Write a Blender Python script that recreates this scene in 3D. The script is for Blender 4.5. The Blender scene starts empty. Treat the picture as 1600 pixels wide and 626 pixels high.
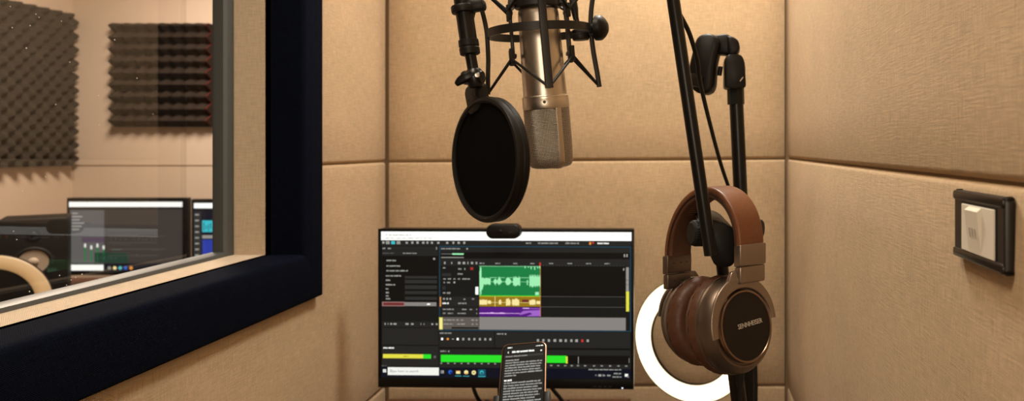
import bpy, bmesh, math, random
from math import pi, sin, cos, radians
from mathutils import Vector, Matrix
random.seed(7)
V = Vector
SC = bpy.context.scene
COL = SC.collection
F, CX, CY, H = 1050.0, 1030.0, 230.0, 1.36          # focal length (px), principal point (px), eye height (m)

def P(px, py, Y):
    return V(((px - CX) / F * Y, Y, H + (CY - py) / F * Y))

# ------------------------------------------------------------------ materials
def mat(name, col, rough=0.5, metal=0.0, emit=None, estr=0.0, spec=0.5, coat=0.0, sheen=0.0):
    m = bpy.data.materials.new(name); m.use_nodes = True
    b = m.node_tree.nodes['Principled BSDF']
    b.inputs['Base Color'].default_value = (*col, 1)
    b.inputs['Roughness'].default_value = rough
    b.inputs['Metallic'].default_value = metal
    b.inputs['Specular IOR Level'].default_value = spec
    b.inputs['Coat Weight'].default_value = coat
    b.inputs['Sheen Weight'].default_value = sheen
    if emit:
        b.inputs['Emission Color'].default_value = (*emit, 1)
        b.inputs['Emission Strength'].default_value = estr
    return m

def nd(m, t, **kw):
    n = m.node_tree.nodes.new(t)
    for k, v in kw.items(): setattr(n, k, v)
    return n

def math_node(m, op, a, b=None):
    n = nd(m, 'ShaderNodeMath', operation=op)
    for i, s in enumerate((a, b)):
        if s is None: continue
        if hasattr(s, 'links'): m.node_tree.links.new(s, n.inputs[i])
        else: n.inputs[i].default_value = s
    return n.outputs[0]

def fabric(name, col, period=0.0022, bump=0.35, vary=0.16, rough=0.9, sheen=0.15, spec=0.2):
    m = mat(name, col, rough, spec=spec, sheen=sheen)
    L = m.node_tree.links; b = m.node_tree.nodes['Principled BSDF']
    uv = nd(m, 'ShaderNodeUVMap')
    def noise(sx, sy, detail=2):
        mp = nd(m, 'ShaderNodeMapping'); mp.inputs['Scale'].default_value = (sx, sy, 1)
        L.new(uv.outputs[0], mp.inputs[0])
        n = nd(m, 'ShaderNodeTexNoise'); n.inputs['Scale'].default_value = 1; n.inputs['Detail'].default_value = detail
        L.new(mp.outputs[0], n.inputs['Vector']); return n.outputs['Fac']
    n1, n2, n3 = noise(40, 420), noise(420, 40), noise(7, 7, 4)
    s = math_node(m, 'ADD', math_node(m, 'ADD', n1, n2), math_node(m, 'MULTIPLY', n3, 0.45))
    mr = nd(m, 'ShaderNodeMapRange'); L.new(s, mr.inputs[0])
    mr.inputs[1].default_value = 0.88; mr.inputs[2].default_value = 1.57
    mr.inputs[3].default_value = 1 - vary; mr.inputs[4].default_value = 1 + vary * 0.6
    vm = nd(m, 'ShaderNodeVectorMath', operation='SCALE'); vm.inputs[0].default_value = col
    L.new(mr.outputs[0], vm.inputs['Scale']); L.new(vm.outputs[0], b.inputs['Base Color'])
    sx = nd(m, 'ShaderNodeSeparateXYZ'); L.new(uv.outputs[0], sx.inputs[0])
    k = 2 * pi / period
    wob = math_node(m, 'MULTIPLY', n3, 6.0)
    wu = math_node(m, 'SINE', math_node(m, 'ADD', math_node(m, 'MULTIPLY', sx.outputs[0], k), wob))
    wv = math_node(m, 'SINE', math_node(m, 'ADD', math_node(m, 'MULTIPLY', sx.outputs[1], k), wob))
    h = math_node(m, 'ADD', math_node(m, 'MULTIPLY', wu, wv), math_node(m, 'MULTIPLY', math_node(m, 'ADD', n1, n2), 1.2))
    bp = nd(m, 'ShaderNodeBump'); bp.inputs['Strength'].default_value = bump; bp.inputs['Distance'].default_value = 0.0012
    L.new(h, bp.inputs['Height']); L.new(bp.outputs[0], b.inputs['Normal'])
    return m

def noisy(m, scale=60, bump=0.2, dist=0.001, coord='Object', vary=0.0):
    L = m.node_tree.links; b = m.node_tree.nodes['Principled BSDF']
    tc = nd(m, 'ShaderNodeTexCoord'); n = nd(m, 'ShaderNodeTexNoise')
    n.inputs['Scale'].default_value = scale; n.inputs['Detail'].default_value = 4
    L.new(tc.outputs[coord], n.inputs['Vector'])
    bp = nd(m, 'ShaderNodeBump'); bp.inputs['Strength'].default_value = bump; bp.inputs['Distance'].default_value = dist
    L.new(n.outputs['Fac'], bp.inputs['Height']); L.new(bp.outputs[0], b.inputs['Normal'])
    if vary:
        col = tuple(b.inputs['Base Color'].default_value)[:3]
        mr = nd(m, 'ShaderNodeMapRange'); L.new(n.outputs['Fac'], mr.inputs[0])
        mr.inputs[1].default_value = .3; mr.inputs[2].default_value = .7
        mr.inputs[3].default_value = 1 - vary; mr.inputs[4].default_value = 1 + vary
        vm = nd(m, 'ShaderNodeVectorMath', operation='SCALE'); vm.inputs[0].default_value = col
        L.new(mr.outputs[0], vm.inputs['Scale']); L.new(vm.outputs[0], b.inputs['Base Color'])
    return m

def emis(name, srgb, k=1.0):
    f = lambda c: (c / 255 / 12.92) if c / 255 <= 0.04045 else ((c / 255 + 0.055) / 1.055) ** 2.4
    c = tuple(f(x) for x in srgb)
    m = mat(name, (0.01, 0.01, 0.01), 0.35, emit=c, estr=k, spec=0.06)
    return m

WALLC = (0.62, 0.435, 0.258)
M = {}
M['linen'] = fabric('beige_linen', WALLC, bump=0.6, vary=0.22)
M['jamb'] = fabric('pale_linen', (0.64, 0.50, 0.36), period=0.0022, bump=0.5)
M['navy'] = fabric('navy_fabric', (0.0024, 0.0040, 0.0105), period=0.0026, bump=0.5, vary=0.3, sheen=0.0, spec=0.05, rough=0.9)
M['backing'] = mat('dark_backing', (0.22, 0.145, 0.08), 0.9)
M['plaster'] = noisy(mat('control_room_wall', (0.52, 0.41, 0.315), 0.9), 30, 0.1)
M['carpet'] = noisy(mat('floor_carpet', (0.07, 0.055, 0.045), 0.95), 300, 0.5)
M['ceiling'] = noisy(mat('ceiling_panel', (0.55, 0.42, 0.28), 0.9), 60, 0.1)
M['greymetal'] = noisy(mat('grey_window_metal', (0.075, 0.08, 0.082), 0.45, 0.2), 200, 0.03)
M['black'] = noisy(mat('black_plastic', (0.006, 0.0055, 0.005), 0.45, spec=0.25), 400, 0.04, 0.0003)
M['blackm'] = noisy(mat('black_enamel', (0.005, 0.0045, 0.0045), 0.32, spec=0.3), 300, 0.03, 0.0003)
M['rubber'] = noisy(mat('black_rubber', (0.007, 0.007, 0.007), 0.6, spec=0.3), 500, 0.08, 0.0003)
M['mount'] = noisy(mat('shock_mount_black', (0.010, 0.008, 0.007), 0.45, spec=0.4), 500, 0.05, 0.0003)
M['bezel'] = noisy(mat('monitor_bezel', (0.004, 0.004, 0.004), 0.4, spec=0.2), 500, 0.03, 0.0002)
M['nickel'] = noisy(mat('satin_nickel', (0.60, 0.53, 0.45), 0.34, 1.0), 900, 0.04, 0.0002)
M['screw'] = mat('dark_screw', (0.05, 0.04, 0.035), 0.4, 0.8)
M['chrome'] = noisy(mat('chrome_metal', (0.7, 0.68, 0.65), 0.25, 1.0), 500, 0.02, 0.0002)
M['leather'] = noisy(mat('brown_leather', (0.155, 0.055, 0.022), 0.42, spec=0.45), 420, 0.18, 0.0006, vary=0.12)
M['leatherdark'] = noisy(mat('dark_brown_leather', (0.085, 0.034, 0.018), 0.45, spec=0.4), 420, 0.2, 0.0006, vary=0.15)
M['thread'] = mat('brown_thread', (0.04, 0.018, 0.010), 0.8)
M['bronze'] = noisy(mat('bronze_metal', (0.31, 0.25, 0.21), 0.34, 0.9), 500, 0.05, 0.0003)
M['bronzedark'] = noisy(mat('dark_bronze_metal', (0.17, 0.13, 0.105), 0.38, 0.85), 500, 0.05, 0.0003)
M['plate'] = noisy(mat('brown_cup_plate', (0.012, 0.0075, 0.0055), 0.42, 0.1, spec=0.35), 500, 0.03, 0.0002)
M['lettering'] = mat('silver_lettering', (0.72, 0.66, 0.6), 0.35, 0.6)
M['copper'] = noisy(mat('copper_rim', (0.30, 0.21, 0.155), 0.32, 1.0), 500, 0.02, 0.0002)
M['wood'] = noisy(mat('reddish_wood', (0.12, 0.045, 0.022), 0.5), 12, 0.08, vary=0.2)
M['foamA'] = noisy(mat('grey_brown_foam', (0.030, 0.0245, 0.019), 0.95, spec=0.1), 160, 0.2)
M['foamB'] = noisy(mat('brown_black_foam', (0.024, 0.0165, 0.0125), 0.95, spec=0.1), 160, 0.2)
M['foamred'] = noisy(mat('red_foam', (0.16, 0.018, 0.014), 0.95, spec=0.1), 160, 0.2)
M['speakerbox'] = noisy(mat('speaker_cabinet', (0.007, 0.006, 0.0055), 0.6, spec=0.2), 120, 0.05)
M['cone'] = noisy(mat('pale_speaker_cone', (0.42, 0.35, 0.27), 0.7), 120, 0.05)
M['switchdark'] = noisy(mat('dark_brown_switch_frame', (0.010, 0.0065, 0.005), 0.36, ), 300, 0.02, 0.0002)
M['switchwhite'] = noisy(mat('white_switch_plastic', (0.74, 0.68, 0.58), 0.4), 300, 0.02, 0.0002)
M['switchmark'] = mat('grey_switch_mark', (0.36, 0.33, 0.29), 0.6)
M['phonerim'] = noisy(mat('rose_gold_phone_rim', (0.62, 0.40, 0.29), 0.28, 1.0), 500, 0.02, 0.0002)
M['dust'] = mat('pale_dust', (0.85, 0.8, 0.72), 0.8)
def ring_mat(name, lo, hi, col):
    m = mat(name, (0.30, 0.26, 0.20), 0.5, emit=col, estr=1)
    L = m.node_tree.links; uv = nd(m, 'ShaderNodeUVMap'); sx = nd(m, 'ShaderNodeSeparateXYZ'); L.new(uv.outputs[0], sx.inputs[0])
    q = math_node(m, 'SINE', math_node(m, 'MULTIPLY', sx.outputs[1], pi / .0513))
    q = math_node(m, 'POWER', math_node(m, 'MAXIMUM', q, 0.0), 0.8)
    L.new(math_node(m, 'ADD', math_node(m, 'MULTIPLY', q, hi - lo), lo), m.node_tree.nodes['Principled BSDF'].inputs['Emission Strength'])
    return m
M['ringwhite'] = ring_mat('ring_lamp_diffuser', 1.0, 3.4, (1.0, 0.78, 0.50))
M['ring_reflection'] = ring_mat('ring_reflection_glow', 0.30, 0.55, (1.0, 0.57, 0.23))  # glow of the added ring that imitates a reflection in the window

# mic grille: woven wire pattern
def grille_mat():
    m = mat('wire_mesh_grille', (0.4, 0.36, 0.31), 0.35, 0.9)
    L = m.node_tree.links; b = m.node_tree.nodes['Principled BSDF']
    uv = nd(m, 'ShaderNodeUVMap'); sx = nd(m, 'ShaderNodeSeparateXYZ'); L.new(uv.outputs[0], sx.inputs[0])
    k = 2 * pi / 0.0036
    a = math_node(m, 'SINE', math_node(m, 'MULTIPLY', math_node(m, 'ADD', sx.outputs[0], sx.outputs[1]), k))
    c = math_node(m, 'SINE', math_node(m, 'MULTIPLY', math_node(m, 'SUBTRACT', sx.outputs[0], sx.outputs[1]), k))
    p = math_node(m, 'MULTIPLY', a, c)
    mr = nd(m, 'ShaderNodeMapRange'); L.new(p, mr.inputs[0])
    mr.inputs[1].default_value = -0.35; mr.inputs[2].default_value = 0.35
    mx = nd(m, 'ShaderNodeMix', data_type='RGBA'); L.new(mr.outputs[0], mx.inputs[0])
    mx.inputs[6].default_value = (0.035, 0.03, 0.028, 1); mx.inputs[7].default_value = (0.62, 0.55, 0.47, 1)
    L.new(mx.outputs[2], b.inputs['Base Color'])
    bp = nd(m, 'ShaderNodeBump'); bp.inputs['Strength'].default_value = 0.7; bp.inputs['Distance'].default_value = 0.0008
    L.new(p, bp.inputs['Height']); L.new(bp.outputs[0], b.inputs['Normal'])
    return m
M['grille'] = grille_mat()

def net_mat():
    m = mat('black_filter_net', (0.003, 0.003, 0.003), 0.85, spec=0.04)
    L = m.node_tree.links; out = m.node_tree.nodes['Material Output']; b = m.node_tree.nodes['Principled BSDF']
    tc = nd(m, 'ShaderNodeTexCoord'); w = nd(m, 'ShaderNodeTexNoise'); w.inputs['Scale'].default_value = 14
    L.new(tc.outputs['Object'], w.inputs['Vector'])
    mr = nd(m, 'ShaderNodeMapRange'); L.new(w.outputs['Fac'], mr.inputs[0])
    mr.inputs[1].default_value = 0.45; mr.inputs[2].default_value = 0.75; mr.inputs[3].default_value = 0.0; mr.inputs[4].default_value = 0.05
    t = nd(m, 'ShaderNodeBsdfTransparent'); mx = nd(m, 'ShaderNodeMixShader')
    L.new(mr.outputs[0], mx.inputs[0]); L.new(b.outputs[0], mx.inputs[1]); L.new(t.outputs[0], mx.inputs[2])
    L.new(mx.outputs[0], out.inputs[0])
    return m
M['net'] = net_mat()

def glass_mat(name, tint, mult, veil=0.0):
    m = bpy.data.materials.new(name); m.use_nodes = True; nt = m.node_tree; L = nt.links
    nt.nodes.remove(nt.nodes['Principled BSDF']); out = nt.nodes['Material Output']
    g = nd(m, 'ShaderNodeNewGeometry'); d = nd(m, 'ShaderNodeVectorMath', operation='DOT_PRODUCT')
    L.new(g.outputs['Incoming'], d.inputs[0]); L.new(g.outputs['Normal'], d.inputs[1])
    c = math_node(m, 'SUBTRACT', 1.0, math_node(m, 'ABSOLUTE', d.outputs['Value']))
    f = math_node(m, 'ADD', 0.04, math_node(m, 'MULTIPLY', math_node(m, 'POWER', c, 5.0), 0.96))
    f = math_node(m, 'MINIMUM', math_node(m, 'MULTIPLY', f, mult), 1.0)
    t = nd(m, 'ShaderNodeBsdfTransparent'); t.inputs[0].default_value = (*tint, 1)
    gl = nd(m, 'ShaderNodeBsdfGlossy'); gl.inputs['Roughness'].default_value = 0.0
    df = nd(m, 'ShaderNodeBsdfDiffuse'); df.inputs[0].default_value = (0.8, 0.7, 0.58, 1)
    m1 = nd(m, 'ShaderNodeMixShader'); m1.inputs[0].default_value = veil
    L.new(t.outputs[0], m1.inputs[1]); L.new(df.outputs[0], m1.inputs[2])
    m2 = nd(m, 'ShaderNodeMixShader'); L.new(f, m2.inputs[0]); L.new(m1.outputs[0], m2.inputs[1]); L.new(gl.outputs[0], m2.inputs[2])
    L.new(m2.outputs[0], out.inputs[0])
    return m
M['glass'] = glass_mat('window_glass', (0.93, 0.91, 0.88), 1.5, 0.006)
M['glass_clear'] = glass_mat('clear_glass', (0.95, 0.96, 0.97), 0.5)

# ------------------------------------------------------------------ mesh building
class MB:
    def __init__(s): s.v = []; s.f = []; s.uv = []; s.mi = []
    def add(s, vs, fs, uvs=None, mi=0, mtx=None):
        o = len(s.v)
        for p in vs:
            p = V(p); s.v.append(mtx @ p if mtx else p)
        for i, f in enumerate(fs):
            s.f.append([o + k for k in f]); s.mi.append(mi)
            s.uv.append(uvs[i] if uvs else None)
        return s
    def box(s, c, size, mtx=None, bev=0.0, seg=2, mi=0):
        bm = bmesh.new(); bmesh.ops.create_cube(bm, size=1)
        for v in bm.verts: v.co = V((v.co.x * size[0], v.co.y * size[1], v.co.z * size[2]))
        if bev: bmesh.ops.bevel(bm, geom=bm.edges[:], offset=bev, segments=seg, affect='EDGES', profile=0.5)
        bm.verts.index_update()
        vs = [v.co + V(c) for v in bm.verts]; fs = [[v.index for v in f.verts] for f in bm.faces]; bm.free()
        return s.add(vs, fs, None, mi, mtx)
    def beam(s, a, b, w, d, up=V((0, 0, 1)), bev=0.0, mi=0):            # box along a-b
        a, b = V(a), V(b); z = (b - a).normalized(); x = up.cross(z)
        if x.length < 1e-4: x = V((1, 0, 0)).cross(z)
        x.normalize(); y = z.cross(x)
        m = Matrix((x, y, z)).transposed().to_4x4(); m.translation = (a + b) / 2
        return s.box((0, 0, 0), (w, d, (b - a).length), m, bev, 2, mi)
    def sweep(s, pts, prof, side=None, closed=False, caps=True, scale=None, mi=0):
        """prof: list of (x,y); x along side vector, y along normal; side: fixed vector list or None for parallel transport"""
        pts = [V(p) for p in pts]; n = len(pts); m = len(prof); vs = []; acc = 0; fs = []; uvs = []
        pl = [0]
        for i in range(m): pl.append(pl[-1] + (V(prof[(i + 1) % m]) - V(prof[i])).length)
        prev = None; ls = [0]
        for i in range(n):
            if closed: t = pts[(i + 1) % n] - pts[i - 1]
            else: t = pts[min(i + 1, n - 1)] - pts[max(i - 1, 0)]
            t.normalize()
            if side is not None:
                x = V(side[i] if isinstance(side, list) else side); x = (x - t * x.dot(t)).normalized()
            else:
                if prev is None:
                    prev = V((0, 0, 1)) if abs(t.z) < 0.9 else V((1, 0, 0))
                x = (prev - t * prev.dot(t)).normalized(); prev = x
            y = t.cross(x); k = scale[i] if scale else 1.0
            for (a, b) in prof: vs.append(pts[i] + x * a * k + y * b * k)
            if i: ls.append(ls[-1] + (pts[i] - pts[i - 1]).length)
        last = n if closed else n - 1
        if closed: ls.append(ls[-1] + (pts[0] - pts[-1]).length)
        for i in range(last):
            j = (i + 1) % n
            for q in range(m):
                r = (q + 1) % m
                fs.append([i * m + q, i * m + r, j * m + r, j * m + q])
                uvs.append([(pl[q], ls[i]), (pl[q + 1], ls[i]), (pl[q + 1], ls[i + 1]), (pl[q], ls[i + 1])])
        if caps and not closed:
            fs.append(list(range(m))[::-1]); uvs.append(None)
            fs.append([(n - 1) * m + q for q in range(m)]); uvs.append(None)
        return s.add(vs, fs, uvs, mi)
    def tube(s, pts, r, seg=14, closed=False, mi=0, smooth=0):
        pts = [V(p) for p in pts]
        if smooth: 
            if isinstance(r, list):
                raise ValueError
            pts = crom(pts, smooth)
        sc = None
        if isinstance(r, list): sc = r; r = 1.0
        prof = [(r * cos(2 * pi * i / seg), r * sin(2 * pi * i / seg)) for i in range(seg)]
        return s.sweep(pts, prof, None, closed, True, sc, mi)
    def lathe(s, prof, mtx=None, seg=48, sx=1.0, sy=1.0, mi=0, fn=None):
        """profile (r,z) around local z; points with r=0 become poles"""
        vs = []; fs = []; uvs = []; idx = []
        acc = [0]
        for i in range(1, len(prof)): acc.append(acc[-1] + math.hypot(prof[i][0] - prof[i - 1][0], prof[i][1] - prof[i - 1][1]))
        rm = max(p[0] for p in prof)
        for i, (r, z) in enumerate(prof):
            if r < 1e-7: idx.append([len(vs)] * seg); vs.append(V((0, 0, z)))
            else:
                row = []
                for k in range(seg):
                    a = 2 * pi * k / seg; p = V((r * cos(a) * sx, r * sin(a) * sy, z))
                    if fn: p = fn(p, a, i)
                    row.append(len(vs)); vs.append(p)
                idx.append(row)
        for i in range(len(prof) - 1):
            for k in range(seg):
                q = (k + 1) % seg
                f = [idx[i][k], idx[i][q], idx[i + 1][q], idx[i + 1][k]]
                u0, u1 = 2 * pi * rm * k / seg, 2 * pi * rm * (k + 1) / seg
                uv = [(u0, acc[i]), (u1, acc[i]), (u1, acc[i + 1]), (u0, acc[i + 1])]
                g = []; gu = []
                for a, b in zip(f, uv):
                    if a not in g: g.append(a); gu.append(b)
                if len(g) > 2: fs.append(g); uvs.append(gu)
        return s.add(vs, fs, uvs, mi, mtx)
    def prism(s, poly, d0, d1, mtx=None, mi=0, bev=0.0):
        """poly in local xy, extruded z d0..d1"""
        bm = bmesh.new(); vs = [bm.verts.new((x, y, d0)) for x, y in poly]; f = bm.faces.new(vs)
        r = bmesh.ops.extrude_face_region(bm, geom=[f])
        for e in r['geom']:
            if isinstance(e, bmesh.types.BMVert): e.co.z = d1
        bmesh.ops.recalc_face_normals(bm, faces=bm.faces[:])
        if bev: bmesh.ops.bevel(bm, geom=bm.edges[:], offset=bev, segments=2, affect='EDGES', profile=0.5)
        bm.verts.index_update()
        v2 = [v.co.copy() for v in bm.verts]; f2 = [[v.index for v in f.verts] for f in bm.faces]; bm.free()
        return s.add(v2, f2, None, mi, mtx)
    def build(s, name, mats, parent=None, smooth=38, recalc=True):
        me = bpy.data.meshes.new(name); off = V((0, 0, 0))
        o = bpy.data.objects.new(name, me); COL.objects.link(o)
        if parent is not None:
            off = world_of(parent); o.parent = parent
        elif s.v:
            mn = [min(p[i] for p in s.v) for i in range(3)]; mx = [max(p[i] for p in s.v) for i in range(3)]
            off = V(((mn[0] + mx[0]) / 2, (mn[1] + mx[1]) / 2, mn[2])); o.location = off
        me.from_pydata([tuple(p - off) for p in s.v], [], s.f)
        if any(u for u in s.uv):
            ul = me.uv_layers.new(name='UVMap'); li = 0
            for poly, u in zip(me.polygons, s.uv):
                for k in range(poly.loop_total):
                    if u: ul.data[poly.loop_start + k].uv = u[k]
        for mm in (mats if isinstance(mats, (list, tuple)) else [mats]): me.materials.append(mm)
        for poly, q in zip(me.polygons, s.mi): poly.material_index = q
        if recalc:
            bm = bmesh.new(); bm.from_mesh(me); bmesh.ops.recalc_face_normals(bm, faces=bm.faces[:]); bm.to_mesh(me); bm.free()
        if smooth:
            me.shade_smooth(); me.set_sharp_from_angle(angle=radians(smooth))
        me.update(); return o

def world_of(o):
    p = V(o.location)
    return p + world_of(o.parent) if o.parent else p

def crom(p, n):
    out = []
    for i in range(len(p) - 1):
        a, b, c, d = p[max(i - 1, 0)], p[i], p[i + 1], p[min(i + 2, len(p) - 1)]
        for k in range(n):
            t = k / n
            out.append(0.5 * ((2 * b) + (c - a) * t + (2 * a - 5 * b + 4 * c - d) * t * t + (3 * b - a - 3 * c + d) * t ** 3))
    out.append(p[-1]); return out

def thing(name, label, cat, loc, group=None):
    o = bpy.data.objects.new(name, None); COL.objects.link(o); o.empty_display_size = 0.02
    o.location = loc; o['label'] = label; o['category'] = cat
    if group: o['group'] = group
    return o
def tag(o, label, cat, group=None):
    o['label'] = label; o['category'] = cat
    if group: o['group'] = group
    return o
def lab(o, label): o['label'] = label; return o
def struct(o): o['kind'] = 'structure'; return o
def sroot(name, loc=(0, 0, 0)):
    o = bpy.data.objects.new(name, None); COL.objects.link(o); o.location = loc; o['kind'] = 'structure'; return o

def axes(x, y, z, origin):
    m = Matrix((V(x), V(y), V(z))).transposed().to_4x4(); m.translation = V(origin); return m
def frame_z(z, hint, origin):                     # local z along z, local x close to hint
    z = V(z).normalized(); x = V(hint); x = (x - z * x.dot(z)).normalized()
    return axes(x, z.cross(x), z, origin)

def rrect(w, h, r, seg=6):
    out = []
    for cx, cy, a0 in ((w / 2 - r, h / 2 - r, 0), (-w / 2 + r, h / 2 - r, pi / 2), (-w / 2 + r, -h / 2 + r, pi), (w / 2 - r, -h / 2 + r, 1.5 * pi)):
        for i in range(seg + 1):
            a = a0 + pi / 2 * i / seg; out.append((cx + r * cos(a), cy + r * sin(a)))
    return out

def text_geo(body, size, extrude=0.0, bold=False):
    cu = bpy.data.curves.new('lettering', 'FONT'); cu.body = body; cu.size = size; cu.align_x = 'CENTER'; cu.align_y = 'CENTER'
    cu.extrude = extrude; cu.resolution_u = 3
    if bold: cu.offset = size * 0.012
    ob = bpy.data.objects.new('lettering', cu); COL.objects.link(ob)
    dg = bpy.context.evaluated_depsgraph_get(); me = bpy.data.meshes.new_from_object(ob.evaluated_get(dg))
    vs = [v.co.copy() for v in me.vertices]; fs = [list(p.vertices) for p in me.polygons]
    bpy.data.objects.remove(ob); bpy.data.curves.remove(cu); bpy.data.meshes.remove(me)
    return vs, fs

# ------------------------------------------------------------------ the booth shell
XL, YB = -0.688, 1.70
XR = lambda Y: 0.2397 + 0.0476 * Y
ZC = 2.42
def pad(parent, a, b, c, d, mt, t=0.011, r=0.0085, rnd=(1, 1, 1, 1), bulge=0.004, gap=0.0008, name='padded_panel'):
    """a,b,c,d = bottom-left, bottom-right, top-right, top-left seen from the room (front face on these points)"""
    a, b, c, d = map(V, (a, b, c, d)); n = (b - a).cross(d - a).normalized()
    W = (b - a).length; Hh = (d - a).length
    def params(L, r0, r1, ra, rb):
        e = [0, .03, .09, .18, .3, .45, .65, 1.0]; k = max(6, int(L / 0.08)); out = []
        lo = ra if r0 else 0; hi = L - (rb if r1 else 0)
        if r0: out += [gap + x * (ra - gap) for x in e[:-1]]
        out += [lo + (hi - lo) * i / k for i in range(k + 1)]
        if r1: out += [L - gap - x * (rb - gap) for x in e[:-1]][::-1]
        return out
    R4 = [r if k == 1 else k for k in rnd]
    us = params(W, rnd[0], rnd[1], R4[0], R4[1]); vs_ = params(Hh, rnd[2], rnd[3], R4[2], R4[3])
    vs = []; fs = []; uvs = []
    for vv in vs_:
        for uu in us:
            u, v = uu / W, vv / Hh
            p = a * (1 - u) * (1 - v) + b * u * (1 - v) + c * u * v + d * (1 - u) * v
            dist = [uu if rnd[0] else 9, W - uu if rnd[1] else 9, vv if rnd[2] else 9, Hh - vv if rnd[3] else 9]
            q = 1.0
            for x, rr_ in zip(dist, R4): q *= math.sqrt(max(0, 1 - (1 - min(max(x - gap, 0) / max(rr_ - gap, 1e-4), 1)) ** 2))
            bu = 1.0
            for x in dist: bu *= 1 - math.exp(-max(x, 0) / 0.06)
            vs.append(p + n * (-t * (1 - q) + bulge * (bu - 1)))
    nu = len(us)
    for j in range(len(vs_) - 1):
        for i in range(nu - 1):
            fs.append([j * nu + i, j * nu + i + 1, (j + 1) * nu + i + 1, (j + 1) * nu + i])
            uvs.append([(us[i], vs_[j]), (us[i + 1], vs_[j]), (us[i + 1], vs_[j + 1]), (us[i], vs_[j + 1])])
    m = MB(); m.add(vs, fs, uvs); return m.build(name, mt, parent, smooth=60, recalc=False)

def Z(drop): return H - drop
T = 0.011
# back wall
wb = MB(); wb.box(((XL + XR(YB)) / 2, YB + T + 0.03, ZC / 2), (XR(YB) - XL + 0.14, 0.06, ZC)); wb = struct(wb.build('wall_back', M['backing']))
x0, x1 = XL, XR(YB)
for (za0, za1, zb0, zb1) in ((0.037, 0.029, -0.92, -0.92), (0.604, 0.604, 0.037, 0.029), (1.24, 1.24, 0.604, 0.604)):
    pad(wb, (x0, YB, Z(za0)), (x1, YB, Z(za1)), (x1, YB, Z(zb1)), (x0, YB, Z(zb0)), M['linen'], rnd=(.0032, .0032, 1, 1))
# right wall
YN = -1.5
wr = MB()
pa, pb = V((XR(YN) + T, YN, 0)), V((XR(YB) + T, YB + T, 0))
wr.add([pa, pb, pb + V((0.06, 0, 0)), pa + V((0.06, 0, 0)), pa + V((0, 0, ZC)), pb + V((0, 0, ZC)), pb + V((0.06, 0, ZC)), pa + V((0.06, 0, ZC))],
       [[0, 1, 2, 3], [4, 5, 6, 7], [0, 1, 5, 4], [1, 2, 6, 5], [2, 3, 7, 6], [3, 0, 4, 7]])
wr = struct(wr.build('wall_right', M['backing']))
YM = -0.35
for ya, yb_ in ((YB, YM), (YM, YN)):
    for z0, z1 in ((0.028, -0.92), (0.604, 0.028), (1.24, 0.604)):
        pad(wr, (XR(ya), ya, Z(z0)), (XR(yb_), yb_, Z(z0)), (XR(yb_), yb_, Z(z1)), (XR(ya), ya, Z(z1)), M['linen'], rnd=(.0032 if ya == YB else 1, 1, 1, 1))
# left wall, with the window opening
WY0, WY1, WZ0, WZ1 = -0.75, 1.276, Z(0.2037), H + 0.62
wl = MB(); xo, xi = -0.842, XL - T
def wbox(y0, y1, z0, z1): wl.box(((xo + xi) / 2, (y0 + y1) / 2, (z0 + z1) / 2), (xi - xo, y1 - y0, z1 - z0))
wbox(YN, YB + T + .06, 0, WZ0 - 0.02); wbox(YN, YB + T + .06, WZ1 + .02, ZC); wbox(WY1 + .02, YB + T + .06, WZ0 - .02, WZ1 + .02); wbox(YN, WY0 - .02, WZ0 - .02, WZ1 + .02)
wl = struct(wl.build('wall_left', M['backing']))
ys = WY1 + 0.03
def lp(y0, y1, d0, d1, rnd): pad(wl, (XL, y0, Z(d0)), (XL, y1, Z(d0)), (XL, y1, Z(d1)), (XL, y0, Z(d1)), M['linen'], rnd=rnd)
lp(ys, YB, 0.036, -0.92, (1, .0032, 1, 1)); lp(ys, YB, 0.24, 0.036, (0, .0032, 0, 1))
lp(YN, YB, 0.604, 0.24, (1, .0032, 1, 0)); lp(YN, YB, 1.24, 0.604, (1, .0032, 1, 1))
lp(YN, ys, -0.66, -0.92, (1, 1, 1, 1)); lp(YN, WY0 - 0.03, 0.24, -0.66, (1, 1, 0, 1))
# rear wall, floor, ceiling
o = MB(); o.box((-0.23, YN - 0.04, ZC / 2), (1.2, 0.06, ZC)); o = struct(o.build('wall_rear', M['backing']))
pad(o, (XR(YN), YN, 0.7), (XL, YN, 0.7), (XL, YN, 2.3), (XR(YN), YN, 2.3), M['linen'])
pad(o, (XR(YN), YN, 0.1), (XL, YN, 0.1), (XL, YN, 0.7), (XR(YN), YN, 0.7), M['linen'])
o = MB(); o.box((-1.3, 0.9, -0.03), (3.5, 5.0, 0.06)); struct(o.build('floor', M['carpet']))
o = MB(); o.box((-1.3, 0.9, ZC + 0.03), (3.5, 5.0, 0.06)); struct(o.build('ceiling', M['ceiling']))

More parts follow.
